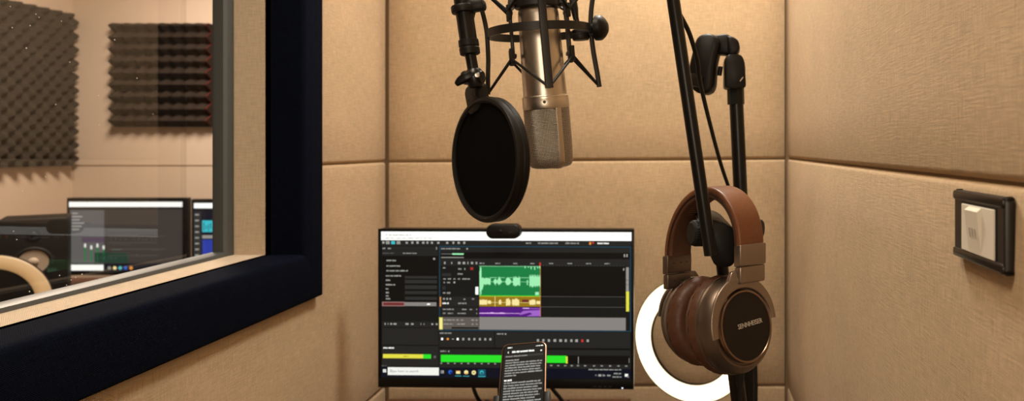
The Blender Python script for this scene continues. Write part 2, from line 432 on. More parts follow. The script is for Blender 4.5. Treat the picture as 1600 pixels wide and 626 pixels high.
# ------------------------------------------------------------------ window
win = sroot('window_1', (-0.74, 0.2, WZ0))
def loop_frame(rin, rout, prof):
    """prof: list of (s, x) - s 0..1 from inner to outer rectangle; rect = (y0,y1,z0,z1)"""
    ci = [(rin[0], rin[2]), (rin[1], rin[2]), (rin[1], rin[3]), (rin[0], rin[3])]
    co = [(rout[0], rout[2]), (rout[1], rout[2]), (rout[1], rout[3]), (rout[0], rout[3])]
    m = MB(); vs = []; fs = []; uvs = []; k = len(prof); pl = [0]
    for i in range(1, k): pl.append(pl[-1] + math.hypot((prof[i][0] - prof[i - 1][0]) * 0.08, prof[i][1] - prof[i - 1][1]))
    N = 24
    for c in range(4):
        d = (c + 1) % 4; base = len(vs)
        for q in range(N + 1):
            t = q / N
            for (s_, x) in prof:
                y0 = ci[c][0] + (co[c][0] - ci[c][0]) * s_; z0 = ci[c][1] + (co[c][1] - ci[c][1]) * s_
                y1 = ci[d][0] + (co[d][0] - ci[d][0]) * s_; z1 = ci[d][1] + (co[d][1] - ci[d][1]) * s_
                vs.append(V((x, y0 + (y1 - y0) * t, z0 + (z1 - z0) * t)))
        Lc = math.hypot(ci[d][0] - ci[c][0], ci[d][1] - ci[c][1])
        for q in range(N):
            for i in range(k - 1):
                a = base + q * k + i
                fs.append([a, a + 1, a + k + 1, a + k])
                l0, l1 = Lc * q / N, Lc * (q + 1) / N
                uvs.append([(pl[i], l0), (pl[i + 1], l0), (pl[i + 1], l1), (pl[i], l1)])
    m.add(vs, fs, uvs)
    # weld the mitres
    bm = bmesh.new(); return m
RI = (WY0, WY1, WZ0, WZ1); RO = (WY0 - 0.07, 1.345, Z(0.2956), WZ1 + 0.08)
XF = -0.672
arc = lambda s0, x0, s1, x1, n=6: [(s0 + (s1 - s0) * (1 - cos(pi / 2 * i / n)), x0 + (x1 - x0) * sin(pi / 2 * i / n)) for i in range(n + 1)]
prof = [(0, -0.748)] + arc(0, XF - 0.010, 0.11, XF) + [(0.3, XF + 0.002), (0.6, XF + 0.002)] + [(1 - s, x) for s, x in arc(0, XF - 0.006, 0.07, XF)][::-1] + [(1, -0.69)]
loop_frame(RI, RO, prof).build('padded_surround', M['navy'], win, smooth=50)
RJ = (WY0 - .0, WY1 + .0, WZ0 - .0, WZ1 + .0)
m = loop_frame(RJ, (WY0 - 0.02, WY1 + 0.02, WZ0 - 0.02, WZ1 + 0.02), [(0.9, -0.814), (0, -0.814), (0, -0.738), (0.9, -0.738)])
m.build('fabric_reveal', M['jamb'], win, smooth=50)
RG = (WY0 + 0.025, WY1 - 0.023, WZ0 + 0.0084, WZ1 - 0.02)
loop_frame(RG, (WY0 - 0.01, WY1 + 0.01, WZ0 - 0.01, WZ1 + 0.01), [(0, -0.833), (0, -0.813), (0.1, -0.8075), (1, -0.8075), (1, -0.833), (0, -0.833)]).build('metal_frame', M['greymetal'], win, smooth=30)
# a single reflecting sheet (thin)
g = MB(); gx = -0.793
def sheet(y0, y1, x): return [V((x, y0, WZ0 + .002)), V((x, y1, WZ0 + .002)), V((x, y1, WZ1 - .002)), V((x, y0, WZ1 - .002))]
GT = math.tan(radians(4.5))
def gxa(y): return -0.826 + (y - 1.25) * GT
def sheet(y0, y1, off): return [V((gxa(y0) + off, y0, WZ0 + .002)), V((gxa(y1) + off, y1, WZ0 + .002)), V((gxa(y1) + off, y1, WZ1 - .002)), V((gxa(y0) + off, y0, WZ1 - .002))]
g.add(sheet(.58, 1.182, 0), [[0, 1, 2, 3]]); g.add(sheet(WY0 + .01, .58, 0), [[0, 1, 2, 3]]); pane = g.build('glass_pane', M['glass'], win)
g = MB(); g.add(sheet(1.174, WY1 - .005, -.004), [[0, 1, 2, 3]]); g.build('glass_pane', M['glass_clear'], win)
g = MB()
for px, py in ((18, 43), (55, 22), (40, 75), (95, 33), (46, 40), (108, 97), (113, 113), (86, 163), (60, 27), (70, 276), (34, 298), (20, 361), (25, 374), (213, 122), (153, 149), (154, 195), (92, 430), (127, 428), (110, 437), (117, 433), (45, 455), (15, 10), (178, 62), (238, 178), (103, 445)):
    q_ = (px - CX) / F; Y = (-0.826 - 1.25 * GT) / (q_ - GT); p = P(px, py, Y); r = random.uniform(.0004, .0008)
    g.box(p + V((.001, 0, 0)), (.0004, r * 1.6, r * 2), None, 0)
g = g.build('dust_speck', M['dust'], win); g['kind'] = 'stuff'

# ------------------------------------------------------------------ control room behind the glass
YF, XS = 3.30, -2.88
o = MB(); o.box(((XS - 0.9) / 2 - .03, YF + 0.03, ZC / 2), (XS * -1 - 0.7, 0.06, ZC)); wf = struct(o.build('wall_far', M['plaster']))
g = MB(); g.box(((XS - .8) / 2, YF - .001, Z(0.088)), (-XS - .8, .004, .003)); g.build('panel_seam', M['backing'], wf)
o = MB(); o.box((XS - 0.03, 0.9, ZC / 2), (0.06, 4.9, ZC)); struct(o.build('wall_side', M['plaster']))
o = MB(); o.box((-1.9, -1.57, ZC / 2), (2.1, 0.06, ZC)); struct(o.build('wall_near', M['plaster']))
o = MB(); o.box((-0.86, 2.55, ZC / 2), (0.06, 1.5, ZC)); struct(o.build('wall_partition', M['plaster']))

def foam(name, org, ux, uz, n, W, Hh, fn, nx, nz, base, mt, red=None):
    """block with modelled front: org = bottom-left-back corner"""
    m = MB(); org, ux, uz, n = V(org), V(ux).normalized(), V(uz).normalized(), V(n).normalized()
    vs = []; fs = []; mi = []
    for j in range(nz + 1):
        for i in range(nx + 1):
            x, z = W * i / nx, Hh * j / nz
            vs.append(org + ux * x + uz * z + n * (base + fn(x, z)))
    for j in range(nz):
        for i in range(nx):
            a = j * (nx + 1) + i; fs.append([a, a + 1, a + nx + 2, a + nx + 1]); mi.append(1 if red and W * (i + .5) / nx > W - red else 0)
    ring = [i for i in range(nx + 1)] + [j * (nx + 1) + nx for j in range(1, nz + 1)] + [nz * (nx + 1) + i for i in range(nx - 1, -1, -1)] + [j * (nx + 1) for j in range(nz - 1, 0, -1)]
    b = len(vs)
    for k in ring:
        j, i = divmod(k, nx + 1); vs.append(org + ux * (W * i / nx) + uz * (Hh * j / nz))
    L = len(ring)
    for k in range(L):
        q = (k + 1) % L; fs.append([ring[k], b + k, b + q, ring[q]])
        i0 = ring[k] % (nx + 1); i1 = ring[q] % (nx + 1)
        mi.append(1 if red and False else 0)
    fs.append([b + k for k in range(L)]); mi.append(0)
    m.add(vs, fs); m.mi = mi
    return m.build(name, mt, None, smooth=0)
tri = lambda t: 1 - abs((t % 1.0) * 2 - 1)
def egg(x, z):
    p = 0.066
    return 0.020 * (1 + cos(2 * pi * x / p) * cos(2 * pi * z / p))
yfa = 2.45
o = foam('acoustic_foam_panel', (XS + .0003, yfa, Z(0.088)), (0, 1, 0), (0, 0, 1), (1, 0, 0), 3.27 - yfa, 0.088 + 0.645, egg, 130, 116, 0.02, M['foamA'])
tag(o, 'large grey egg crate foam panel on the side wall at far left behind the glass', 'acoustic panel')
def pyr(x, z): return 0.048 * min(tri(x / 0.058), 1) * 0.35 + 0.045 * tri(z / 0.0575)
W2 = P(326, 0, 3.25).x - P(170, 0, 3.25).x
o = foam('acoustic_foam_panel', (P(170, 0, 3.25).x, YF, Z(-0.10)), (1, 0, 0), (0, 0, 1), (0, -1, 0), W2, 0.5, pyr, 66, 72, 0.015, [M['foamB'], M['foamred']], red=0.009)
tag(o, 'dark ridged foam panel with a red right edge on the far wall behind the glass', 'acoustic panel')

dk = thing('desk', 'dark desk under the two monitors in the room behind the glass', 'desk', (-2.2, 2.85, 0))
g = MB(); g.box((-1.95, 2.85, 0.725), (1.8, 0.7, 0.03), None, .004); g.build('desktop', M['wood'], dk)
for sx in (-2.78, -1.15):
    for sy in (2.56, 3.14):
        g = MB(); g.box((sx, sy, 0.355), (0.05, 0.05, 0.71), None, .004); g.build('leg', M['blackm'], dk)

# flat user-interface builder -------------------------------------------------
class UI:
    """rectangles in photo pixels laid on a screen plane; grouped into sub-part meshes"""
    def __init__(s, mtx, pxm, c): s.m, s.k, s.c, s.parts = mtx, pxm, c, {}
    def loc(s, x, y, l): return V(((x - s.c[0]) * s.k, -l * 0.00012, (s.c[1] - y) * s.k))
    def mb(s, part, mt):
        p = s.parts.setdefault(part, [MB(), []])
        if mt not in p[1]: p[1].append(mt)
        return p[0], p[1].index(mt)
    def rect(s, part, mt, x0, y0, x1, y1, l=1):
        mb, i = s.mb(part, mt)
        mb.add([s.loc(x0, y1, l), s.loc(x1, y1, l), s.loc(x1, y0, l), s.loc(x0, y0, l)], [[0, 1, 2, 3]], None, i, s.m)
    def poly(s, part, mt, pts, l=1):
        mb, i = s.mb(part, mt); mb.add([s.loc(x, y, l) for x, y in pts], [list(range(len(pts)))], None, i, s.m)
    def disc(s, part, mt, x, y, r, l=1, n=14, a0=0, a1=2 * pi):
        s.poly(part, mt, [(x + r * cos(a0 + (a1 - a0) * i / n), y + r * sin(a0 + (a1 - a0) * i / n)) for i in range(n)], l)
    def words(s, part, mt, x, y, w, h=2.0, l=2):
        e = x + w
        while x < e:
            n = random.randint(3, 7)
            for _ in range(n):
                if x >= e: break
                cw = random.uniform(.7, 1.4); up = random.choice((0, 0, .35)) * h
                s.rect(part, mt, x, y - h / 2 - up * .5, min(x + cw, e), y + h / 2, l); x += cw + .35
            x += 1.1
    def text(s, part, mt, body, x, y, size, l=2):
        vs, fs = text_geo(body, size * s.k)
        mb, i = s.mb(part, mt); o = s.loc(x, y, l)
        mb.add([V((v.x + o.x, o.y, v.y + o.z)) for v in vs], fs, None, i, s.m)
    def build(s, parent, names=None):
        for p, (mb, mts) in s.parts.items():
            mb.build(p, mts, parent, smooth=0, recalc=False)

E = {}
def e(name, rgb, k=1.0):
    if name not in E: E[name] = emis('screen_' + name, rgb, k)
    return E[name]
for n_, c_, k_ in (('bg', (20, 21, 20), 1), ('panel', (34, 34, 33), 1), ('panel2', (44, 45, 44), 1), ('dark', (9, 9, 9), 1), ('white', (250, 250, 245), 1.25), ('text', (165, 165, 158), 1),
                ('dim', (92, 92, 88), 1), ('faint', (150, 148, 140), 1), ('green', (22, 126, 66), 1), ('greenlt', (160, 240, 180), 1), ('lime', (40, 222, 40), 1.05), ('yellow', (228, 222, 70), 1),
                ('gold', (150, 118, 20), 1), ('cream', (250, 232, 160), 1), ('purple', (84, 24, 128), 1), ('violet', (160, 100, 200), 1), ('pink', (235, 190, 245), 1), ('gray', (135, 131, 126), 1),
                ('blueline', (28, 74, 96), 1), ('red', (205, 52, 44), 1), ('blue', (28, 92, 200), 1), ('orange', (235, 150, 60), 1), ('cyan', (60, 190, 200), 1), ('teal', (24, 84, 100), 1),
                ('navy', (6, 12, 28), 1), ('pinkgray', (150, 110, 108), 1), ('maroon', (110, 40, 38), 1), ('search', (238, 240, 232), 1.05), ('bluescr', (40, 60, 160), 1), ('stone', (96, 90, 84), 1)):
    e(n_, c_, k_)

# ------------------------------------------------------------------ desk in the booth
ZD = Z(0.62)
dk = thing('desk', 'reddish wooden desk under the large monitor in the booth', 'desk', (-0.37, 1.3, 0))
g = MB(); g.box((-0.37, 1.305, ZD - 0.014), (0.6, 0.71, 0.028), None, .003); g.build('desktop', M['wood'], dk)
for sx in (-0.63, -0.11):
    for sy in (1.0, 1.6):
        g = MB(); g.box((sx, sy, (ZD - .028) / 2), (0.04, 0.04, ZD - .028), None, .003); g.build('leg', M['blackm'], dk)

# ------------------------------------------------------------------ main monitor
YM_ = 1.4175
mc = P(790, 481.5, YM_)
K = YM_ / F
R = Matrix.Rotation(radians(-1.4), 4, 'Z'); MT = Matrix.Translation(mc) @ R
mon = thing('computer_monitor', 'wide black monitor showing audio editing tracks on the desk in the booth', 'monitor', (mc.x, mc.y + .06, ZD))
def mp(x, y, dy=0): return V(((x - 790) * K, dy, (481.5 - y) * K))
g = MB()
W_, H_ = 401 * K, 248 * K
outer = rrect(W_, H_, .004)
g.prism([(x, z) for x, z in outer], 0.001, 0.022, MT @ Matrix.Rotation(radians(90), 4, 'X') @ Matrix.Scale(-1, 4, V((0, 0, 1))), bev=.0)
cas = g.build('casing', M['bezel'], mon, smooth=30)
g = MB()
# raised bezel rim: four strips around the screen (593.5..987 x 361.5..590)
sx0, sx1, sy0, sy1 = 593.5, 987.0, 361.8, 591.0
def strip(x0, y0, x1, y1, d=0.004):
    a = mp((x0 + x1) / 2, (y0 + y1) / 2); g.box((a.x, -d / 2 + .001, a.z), ((x1 - x0) * K, d, (y1 - y0) * K), MT, .0006)
strip(589.5, 357.5, 990.5, sy0); strip(589.5, sy1, 990.5, 605.5); strip(589.5, sy0, sx0, sy1); strip(sx1, sy0, 990.5, sy1)
bz = g.build('bezel', M['bezel'], mon)
g = MB(); a = mp(973, 603.5); g.box((a.x, -.0033, a.z), (2.4 * K, .001, 1.8 * K), MT); lab(g.build('power_light', emis('led', (220, 235, 255), 1.5), bz), 'small white power light')
g = MB()
for x in (930, 938, 946, 954): a = mp(x, 601.5); g.box((a.x, -.0033, a.z), (4 * K, .0006, .8 * K), MT)
g.build('button_marks', mat('bezel_mark', (.04, .04, .04), .5), bz)
g = MB(); g.add([mp(sx0, sy1, .0005), mp(sx1, sy1, .0005), mp(sx1, sy0, .0005), mp(sx0, sy0, .0005)], [[0, 1, 2, 3]], None, 0, MT)
scr = g.build('screen', E['bg'], mon, smooth=0, recalc=False)
ui = UI(MT, K, (790, 481.5))
r, wd = ui.rect, ui.words
# title bar + menu
r('title_bar', E['white'], sx0, sy0, sx1, 375.5); wd('title_bar', E['gray'], 600, 367.5, 42, 1.4); wd('title_bar', E['faint'], 600, 372.5, 75, 1.3)
for x in (956, 966, 977): r('title_bar', E['faint'], x, 366.5, x + 2.2, 367.5, 2)
# tool bar
TB = 'tool_bar'
r(TB, E['panel'], sx0, 375.5, sx1, 384)
for x in (597, 634, 643, 651, 660, 667, 674, 684, 698, 708, 716, 725): r(TB, E['text'], x - 1.6, 377.6 + random.uniform(-.4, .4), x + random.uniform(1, 2.2), 381, 2)
for x, c in ((604, 'faint'), (612.5, 'cyan'), (621, 'faint')): r(TB, E[c], x - 3, 376.8, x + 3, 381.8, 2)
wd(TB, E['text'], 822, 379.5, 8); wd(TB, E['text'], 841, 379.5, 31); wd(TB, E['text'], 884, 379.5, 21); wd(TB, E['white'], 934, 379.5, 18)
r(TB, E['orange'], 921, 377.5, 924, 381.5, 2); ui.disc(TB, E['red'], 927, 378.5, 1.6, 2)
# left column
LP = 'effects_panel'
r(LP, E['panel'], 595, 385, 683, 400); wd(LP, E['text'], 596, 388.5, 4); wd(LP, E['text'], 604, 388.5, 5); r(LP, E['faint'], 680.5, 386, 682, 390, 2)
wd(LP, E['dim'], 596, 396, 18, 1.5); wd(LP, E['text'], 628, 396, 22, 1.5)
r(LP, E['dark'], 595, 400, 684, 476)
wd(LP, E['text'], 602, 407.5, 15); wd(LP, E['text'], 602, 416, 22); wd(LP, E['text'], 602, 423.5, 34); r(LP, E['text'], 676, 403, 679, 406, 2)
wd(LP, E['text'], 601, 431.5, 24); 
for y, w in ((438.5, 8), (445.5, 15), (452, 5), (458, 5), (463, 4.5), (467.5, 7)): wd(LP, E['text'], 601, y, w)
for y0, y1 in ((431.5, 435.5), (437.5, 443), (446, 452), (455, 460), (464, 469)): r(LP, E['panel2'], 631, y0, 682, y1, 2)
r(LP, E['pinkgray'], 595, 472, 631, 479, 2); r(LP, E['maroon'], 597, 473.6, 629.5, 477.4, 3); r(LP, E['gray'], 631, 472.5, 681, 478.5, 2); r(LP, E['white'], 666, 474.5, 671, 476.5, 3)
r(LP, E['bg'], 595, 480, 684, 503)
r(LP, E['panel'], 595, 503, 684, 511.5); 
for x, w in ((599, 2), (604, 1), (608, 3), (613, 5), (632, 5), (641, 4), (656, 1), (661, 1), (673, 3), (680, 3)): r(LP, E['text'], x, 505.5, x + w, 508, 2)
r(LP, E['panel'], 595, 513, 684, 539)
MP_ = 'meter_panel'
r(MP_, E['panel'], 595, 541, 684, 573); wd(MP_, E['white'], 597, 544.5, 17, 2)
r(MP_, E['yellow'], 596.5, 554, 660, 560.5, 2); r(MP_, E['lime'], 660, 554, 672.5, 560.8, 2); wd(MP_, E['gold'], 629, 557.4, 8, 1.4, 3); ui.disc(MP_, E['dim'], 678.5, 558, 2.2, 2)
# editor panel with blue outline
EP = 'track_editor'
r(EP, E['blueline'], 685.5, 384.5, 986, 385.6, 1); r(EP, E['blueline'], 685.5, 515.5, 986, 516.6, 1); r(EP, E['blueline'], 685.5, 384.5, 686.6, 516.6, 1); r(EP, E['blueline'], 985, 384.5, 986.1, 516.6, 1)
r(EP, E['panel'], 687, 386, 984.5, 394); wd(EP, E['text'], 688.5, 388.6, 30, 1.8); ui.disc(EP, E['text'], 729.5, 388.6, 1.4, 2)
r(EP, E['dark'], 687, 394, 984.5, 403); r(EP, E['dim'], 688.5, 395.8, 706, 397.6, 2); r(EP, E['greenlt'], 706, 395.6, 724, 398, 2); r(EP, E['faint'], 688.5, 401.5, 724, 403, 2); r(EP, E['dark'], 724, 395, 974, 402.5, 2)
r(EP, E['text'], 975, 396, 977, 400.5, 3); r(EP, E['text'], 979, 396, 981, 400.5, 3)
r(EP, E['panel'], 687, 404, 984.5, 415)
for x, w in ((693, 2.4), (704.5, 1.4), (715, 4), (722.5, 4), (730, 1.6), (735.5, 3.4), (743, 2.4)): r(EP, E['text'], x, 409, x + w, 412.6, 2)
for x in (749, 774, 802, 829): wd(EP, E['text'], x, 411.3, 7.5, 1.6)
for x in (858, 887, 916, 945): wd(EP, E['text'], x, 411, 8, 1.5)
for i in range(46): r(EP, E['dim'], 749 + i * 5.0, 413.6, 749.6 + i * 5, 414.9, 2)
r(EP, E['red'], 843, 409.5, 845.4, 414.5, 3); r(EP, E['orange'], 843.6, 414.5, 844.6, 417, 3)
r(EP, E['bg'], 687, 415, 748.5, 515, 1)
TH = 'track_headers'
wd(TH, E['text'], 691.5, 418.6, 3.6); wd(TH, E['text'], 715.5, 420.3, 5); r(TH, E['text'], 725, 418.8, 726.6, 421.4, 2); r(TH, E['maroon'], 734, 417, 739.6, 422, 2); r(TH, E['red'], 735.6, 418, 738, 421, 3)
r(TH, E['panel2'], 690, 427, 704, 431.6, 2); wd(TH, E['text'], 714.5, 428, 8)
for x, w in ((692, 4), (699, 5), (708, 3), (715, 4), (722, 12)): wd(TH, E['text'], x, 435.8, w)
for x, w in ((692.6, 2), (698, 5)): wd(TH, E['text'], x, 441.5, w)
ui.disc(TH, E['text'], 709.4, 441.2, 1.6, 2); r(TH, E['panel2'], 690.5, 447.5, 695.5, 452.5, 2); wd(TH, E['text'], 691.5, 457.8, 4); wd(TH, E['text'], 697.6, 457.8, 5.6, 2.6)
r(TH, E['white'], 742.6, 448, 747.2, 460, 3)
r(TH, E['orange'], 686.5, 464, 688.4, 479, 3); r(TH, E['panel'], 689, 463.5, 748, 479, 2); r(TH, E['panel'], 689, 480, 748, 494.5, 2); r(TH, E['stone'], 691, 495.5, 748, 514.5, 2)
for x in (693, 698, 703): ui.disc(TH, E['text'], x, 467, 1.5, 3)
wd(TH, E['text'], 724, 467.5, 2.5, 2, 3); wd(TH, E['text'], 737, 467, 4, 1.6, 3); wd(TH, E['white'], 690.5, 474, 10, 2.2, 3); wd(TH, E['text'], 715.5, 474, 13, 2, 3)
for y, l in ((483.4, ((691.5, 17), (721.5, 7), (733.5, 5), (744, 1.4))), (489.6, ((691.5, 4), (699, 8), (714.5, 13), (744, 1.4))), (500, ((692.5, 17), (712.5, 3.4), (719.6, 4), (736.5, 4), (743, 3))), (506.3, ((692.5, 15), (714, 12.5), (737, 2.4), (743.5, 2.4)))):
    for x, w in l: wd(TH, E['text'], x, y, w, 1.7, 3)
r(TH, E['yellow'], 685.5, 496, 691, 515, 3); r(TH, E['cream'], 686, 497, 690, 514, 4); r(TH, E['dark'], 705, 511, 747, 513.5, 3)
r(EP, E['dark'], 748.5, 415, 976.5, 461.8, 1)
r(EP, E['dim'], 845, 462.2, 976, 462.8, 2); r(EP, E['dim'], 845, 478.4, 976, 479, 2)
r(EP, E['gray'], 748.6, 495, 978, 514.8, 2)
LM = 'level_meter'
r(LM, E['faint'], 978.5, 416.5, 982.8, 454, 3); r(LM, E['yellow'], 978.5, 454, 983.2, 485, 3)
for y in (436, 443): r(LM, E['dim'], 978.5, y, 982.8, y + .7, 4)
r(LM, E['text'], 974, 418, 975.6, 421.5, 3)
# waveforms
def wave(part, body, line, x0, x1, yc, env, l):
    x = x0
    while x < x1:
        a, b = env((x - x0) / (x1 - x0)); n1, n2 = random.uniform(.72, 1.1), random.uniform(.72, 1.1)
        r(part, line, x, yc - max(a * n1, .25), min(x + .8, x1), yc + max(b * n2, .25), l); x += .8
def env_g(t):
    if t < .03: return 22, 20
    if t < .065: return 7, 15 - (t - .03) * 200
    if t < .18: return 6.3, 4.8
    if t < .225: return .3, .3
    if t < .29: q = abs((t - .257) / .033); return 5.5 * (1 - q) + .5, 5.5 * (1 - q) + .5
    if t < .36: q = abs((t - .32) / .045); return 8.5 * (1 - q) + .5, 6 * (1 - q) + .5
    if t < .42: return .4, .4
    if t < .52: q = abs((t - .47) / .05); return 7.2 * (1 - q * q) + .5, 5.6 * (1 - q * q) + .5
    if t < .545: return 1, 1
    if t < .665: return 8.2, 6.6
    if t < .77: return .25, .25
    if t < .79: return 3.5, 5
    if t < .815: return .3, .3
    return 10.5, 8
r('green_waveform', E['green'], 748.8, 415.4, 845, 461.8, 3); r('green_waveform', E['greenlt'], 748.8, 415.4, 845, 416, 4); r('green_waveform', E['lime'], 748.8, 461, 845, 461.9, 4)
wave('green_waveform', E['green'], E['greenlt'], 749, 844.6, 439.8, env_g, 5)
for a, b in ((765, 777), (782, 789), (796, 801), (813, 828)): r('green_waveform', E['greenlt'], a, 433, b, 433.7, 4)
for x, h in ((820, 2.4), (825, 1.6), (829.5, 4), (835, 5), (840, 2.6), (843, 3)): r('green_waveform', E['greenlt'], x, 416, x + 1.4, 416 + h, 5)
r('green_waveform', E['greenlt'], 836.5, 455.5, 842.5, 460.5, 5)
def env_y(t):
    for a, b, h in ((0, .12, 5), (.13, .19, 3.4), (.31, .355, 4.4), (.43, .505, 6.4), (.535, .65, 6.4), (.82, .92, 5), (.93, 1, 3)):
        if a <= t < b: return h * (0.8 + 0.2 * sin((t - a) / (b - a) * pi)), h * .75
    return .3, .3
r('yellow_waveform', E['gold'], 748.8, 462.4, 845, 478.6, 3); wave('yellow_waveform', E['gold'], E['cream'], 749, 844.6, 472.2, env_y, 4)
r('yellow_waveform', E['cream'], 773, 462.5, 773.8, 478.5, 4); r('yellow_waveform', E['yellow'], 748.8, 462.4, 845, 463, 4); r('yellow_waveform', E['maroon'], 816, 467.5, 826, 471.5, 4)
def env_p(t):
    if t < .64: return .9 + .8 * max(0, sin(t * 26)) * (t > .25), .6
    return .5, .3
r('purple_waveform', E['purple'], 748.8, 479.4, 845, 494, 3); wave('purple_waveform', E['purple'], E['pink'], 749, 812, 489.2, env_p, 5)
ui.poly('purple_waveform', E['violet'], [(811, 490.5), (818, 485), (845, 483.5), (845, 493), (824, 493.5)][::-1], 4); ui.poly('purple_waveform', E['purple'], [(813, 491.5), (828, 487.5), (832, 490), (822, 493.6)][::-1], 5)
r('purple_waveform', E['pink'], 817, 480.3, 827, 481.7, 5); r('purple_waveform', E['violet'], 827, 481, 845, 482, 5)
r('green_waveform', E['orange'], 844.4, 416, 845, 494, 6)
# transport
TP = 'transport_panel'
r(TP, E['panel'], 685.5, 518, 771.5, 542.5); r(TP, E['panel'], 773.5, 518, 985, 542.5)
wd(TP, E['text'], 686.5, 520.7, 18, 1.8); wd(TP, E['text'], 776.5, 521.4, 10, 1.8); ui.disc(TP, E['text'], 790, 521.4, 1.3, 2)
for i, x in enumerate((690, 699, 707, 714.6, 723.4, 732.6, 741, 749.6, 758, 766)):
    (r(TP, E['white'] if i in (0, 3) else E['text'], x - 1.5, 528 if i != 2 else 529.2, x + 1.5, 531.6 if i != 2 else 530.6, 2) if i != 1 else ui.disc(TP, E['orange'], x, 529.8, 1.8, 2))
for i, x in enumerate((841, 849.5, 858.2, 867, 876, 884.6, 893.4, 901, 910.4, 919)):
    r(TP, E['red'] if i == 8 else E['text'], x - 1.8, 529, x + (2.4 if i in (3, 4, 7) else 1.4), 533, 2)
r(TP, E['dark'], 685.5, 543, 985, 545.4)
LV = 'loudness_meter'
r(LV, E['panel'], 685.5, 545.4, 985, 576); wd(LV, E['text'], 687.5, 549, 9, 1.8); ui.disc(LV, E['text'], 700.5, 549, 1.2, 2)
r(LV, E['dark'], 687.5, 554, 984, 567.5, 2); r(LV, E['lime'], 688, 554.5, 885, 565.8, 3); r(LV, E['yellow'], 884.6, 555.5, 887.4, 566.5, 4); r(LV, E['text'], 903.6, 556, 904.6, 567, 3); r(LV, E['text'], 983, 557.5, 983.6, 565, 4)
for i in range(9): wd(LV, E['text'], 687.5 + i * 10.6, 567.8, 3, 1.8, 3)
for x in (860, 871, 882, 892, 902, 913, 927, 939, 952, 965, 977): wd(LV, E['text'], x, 570, 3.4, 1.8, 3)
wd(LV, E['text'], 920, 575.8, 51, 1.7, 3)
# task bar
TK = 'task_bar'
r(TK, E['navy'], sx0, 574.5, sx1, 590, 2); wd(TK, E['dim'], 594.5, 572.5, 8, 1.6, 3)
for dx, dy in ((0, 0), (2.6, 0), (0, 2.6), (2.6, 2.6)): r(TK, E['search'], 596.6 + dx, 577.8 + dy, 598.9 + dx, 580.1 + dy, 3)
r(TK, E['search'], 604, 574.6, 685, 586.8, 3); ui.text(TK, E['gray'], 'Type here to search', 630, 580.6, 5.6, 4); ui.disc(TK, E['gray'], 610, 580, 1.5, 4); ui.disc(TK, E['search'], 610, 580, 1.0, 5); r(TK, E['gray'], 607.8, 581, 609, 582.4, 4)
r(TK, E['text'], 688, 579, 692.8, 583.5, 3); r(TK, E['navy'], 689, 580, 690.4, 582.5, 4)
ui.disc(TK, E['blue'], 703, 581.4, 3.2, 3); ui.disc(TK, E['navy'], 704.2, 582.3, 1.5, 4)
r(TK, E['cream'], 712, 579.2, 718.6, 584, 3); r(TK, E['orange'], 712, 579.2, 718.6, 580.2, 4); r(TK, E['cyan'], 710.5, 587, 720.5, 587.8, 3)
ui.disc(TK, E['cream'], 728, 581.6, 3.3, 3); r(TK, E['orange'], 726.6, 582.5, 729.6, 584.6, 4); r(TK, E['cyan'], 723.5, 587.2, 733, 588, 3)
ui.disc(TK, E['cream'], 740, 582, 3.4, 3); ui.disc(TK, E['dim'], 740, 582, 1.2, 4)
r(TK, E['teal'], 747, 577, 758.6, 587.6, 3); ui.disc(TK, E['cyan'], 752.6, 581.6, 3, 4); ui.disc(TK, E['teal'], 752.8, 582.4, 1.9, 5); r(TK, E['cyan'], 747, 587.6, 758.6, 588.5, 4)
ui.poly(TK, E['text'], [(930, 585.6), (931.6, 583), (933.2, 585.6), (932.6, 585.8), (931.6, 584), (930.6, 585.8)], 3)
r(TK, E['text'], 935.4, 583, 940, 586.4, 3); wd(TK, E['text'], 942, 584.8, 4, 2.4, 3); wd(TK, E['text'], 949, 584.8, 5.4, 2.4, 3); wd(TK, E['text'], 959.4, 581.8, 11.4, 2, 3); wd(TK, E['text'], 957.4, 587, 14, 2, 3)
r(TK, E['search'], 976.6, 582, 981.6, 586.4, 3); ui.disc(TK, E['gray'], 981.6, 586.4, 1.6, 4)
ui.build(scr)
# stand
g = MB(); g.beam(MT @ V((0, .03, -.02)), V((mc.x, mc.y + .07, ZD + .012)), .06, .018, bev=.004); g.build('stand_neck', M['bezel'], mon)
g = MB(); g.box((mc.x, mc.y + .06, ZD + .006), (.20, .16, .012), None, .004); g.build('stand_foot', M['bezel'], mon)
# cables under the monitor
for (pts, lb) in (([(738, 598, 1.46), (742, 612, 1.46), (748, 624, 1.47), (757, 633, 1.5), (765, 629, 1.55), (760, 626, 1.62)], 'black cable hanging below the monitor to the left of the phone'),
                  ([(858, 598, 1.46), (864, 608, 1.46), (874, 620, 1.47), (884, 633, 1.5), (890, 632, 1.55), (888, 627, 1.62)], 'black cable hanging below the monitor to the right of the phone')):
    q = [P(*p) for p in pts]
    for p in q: p.z = max(p.z, ZD + .0045)
    g = MB(); g.tube(q, .0042, 10, smooth=6); tag(g.build('monitor_cable', M['rubber']), lb, 'cable')

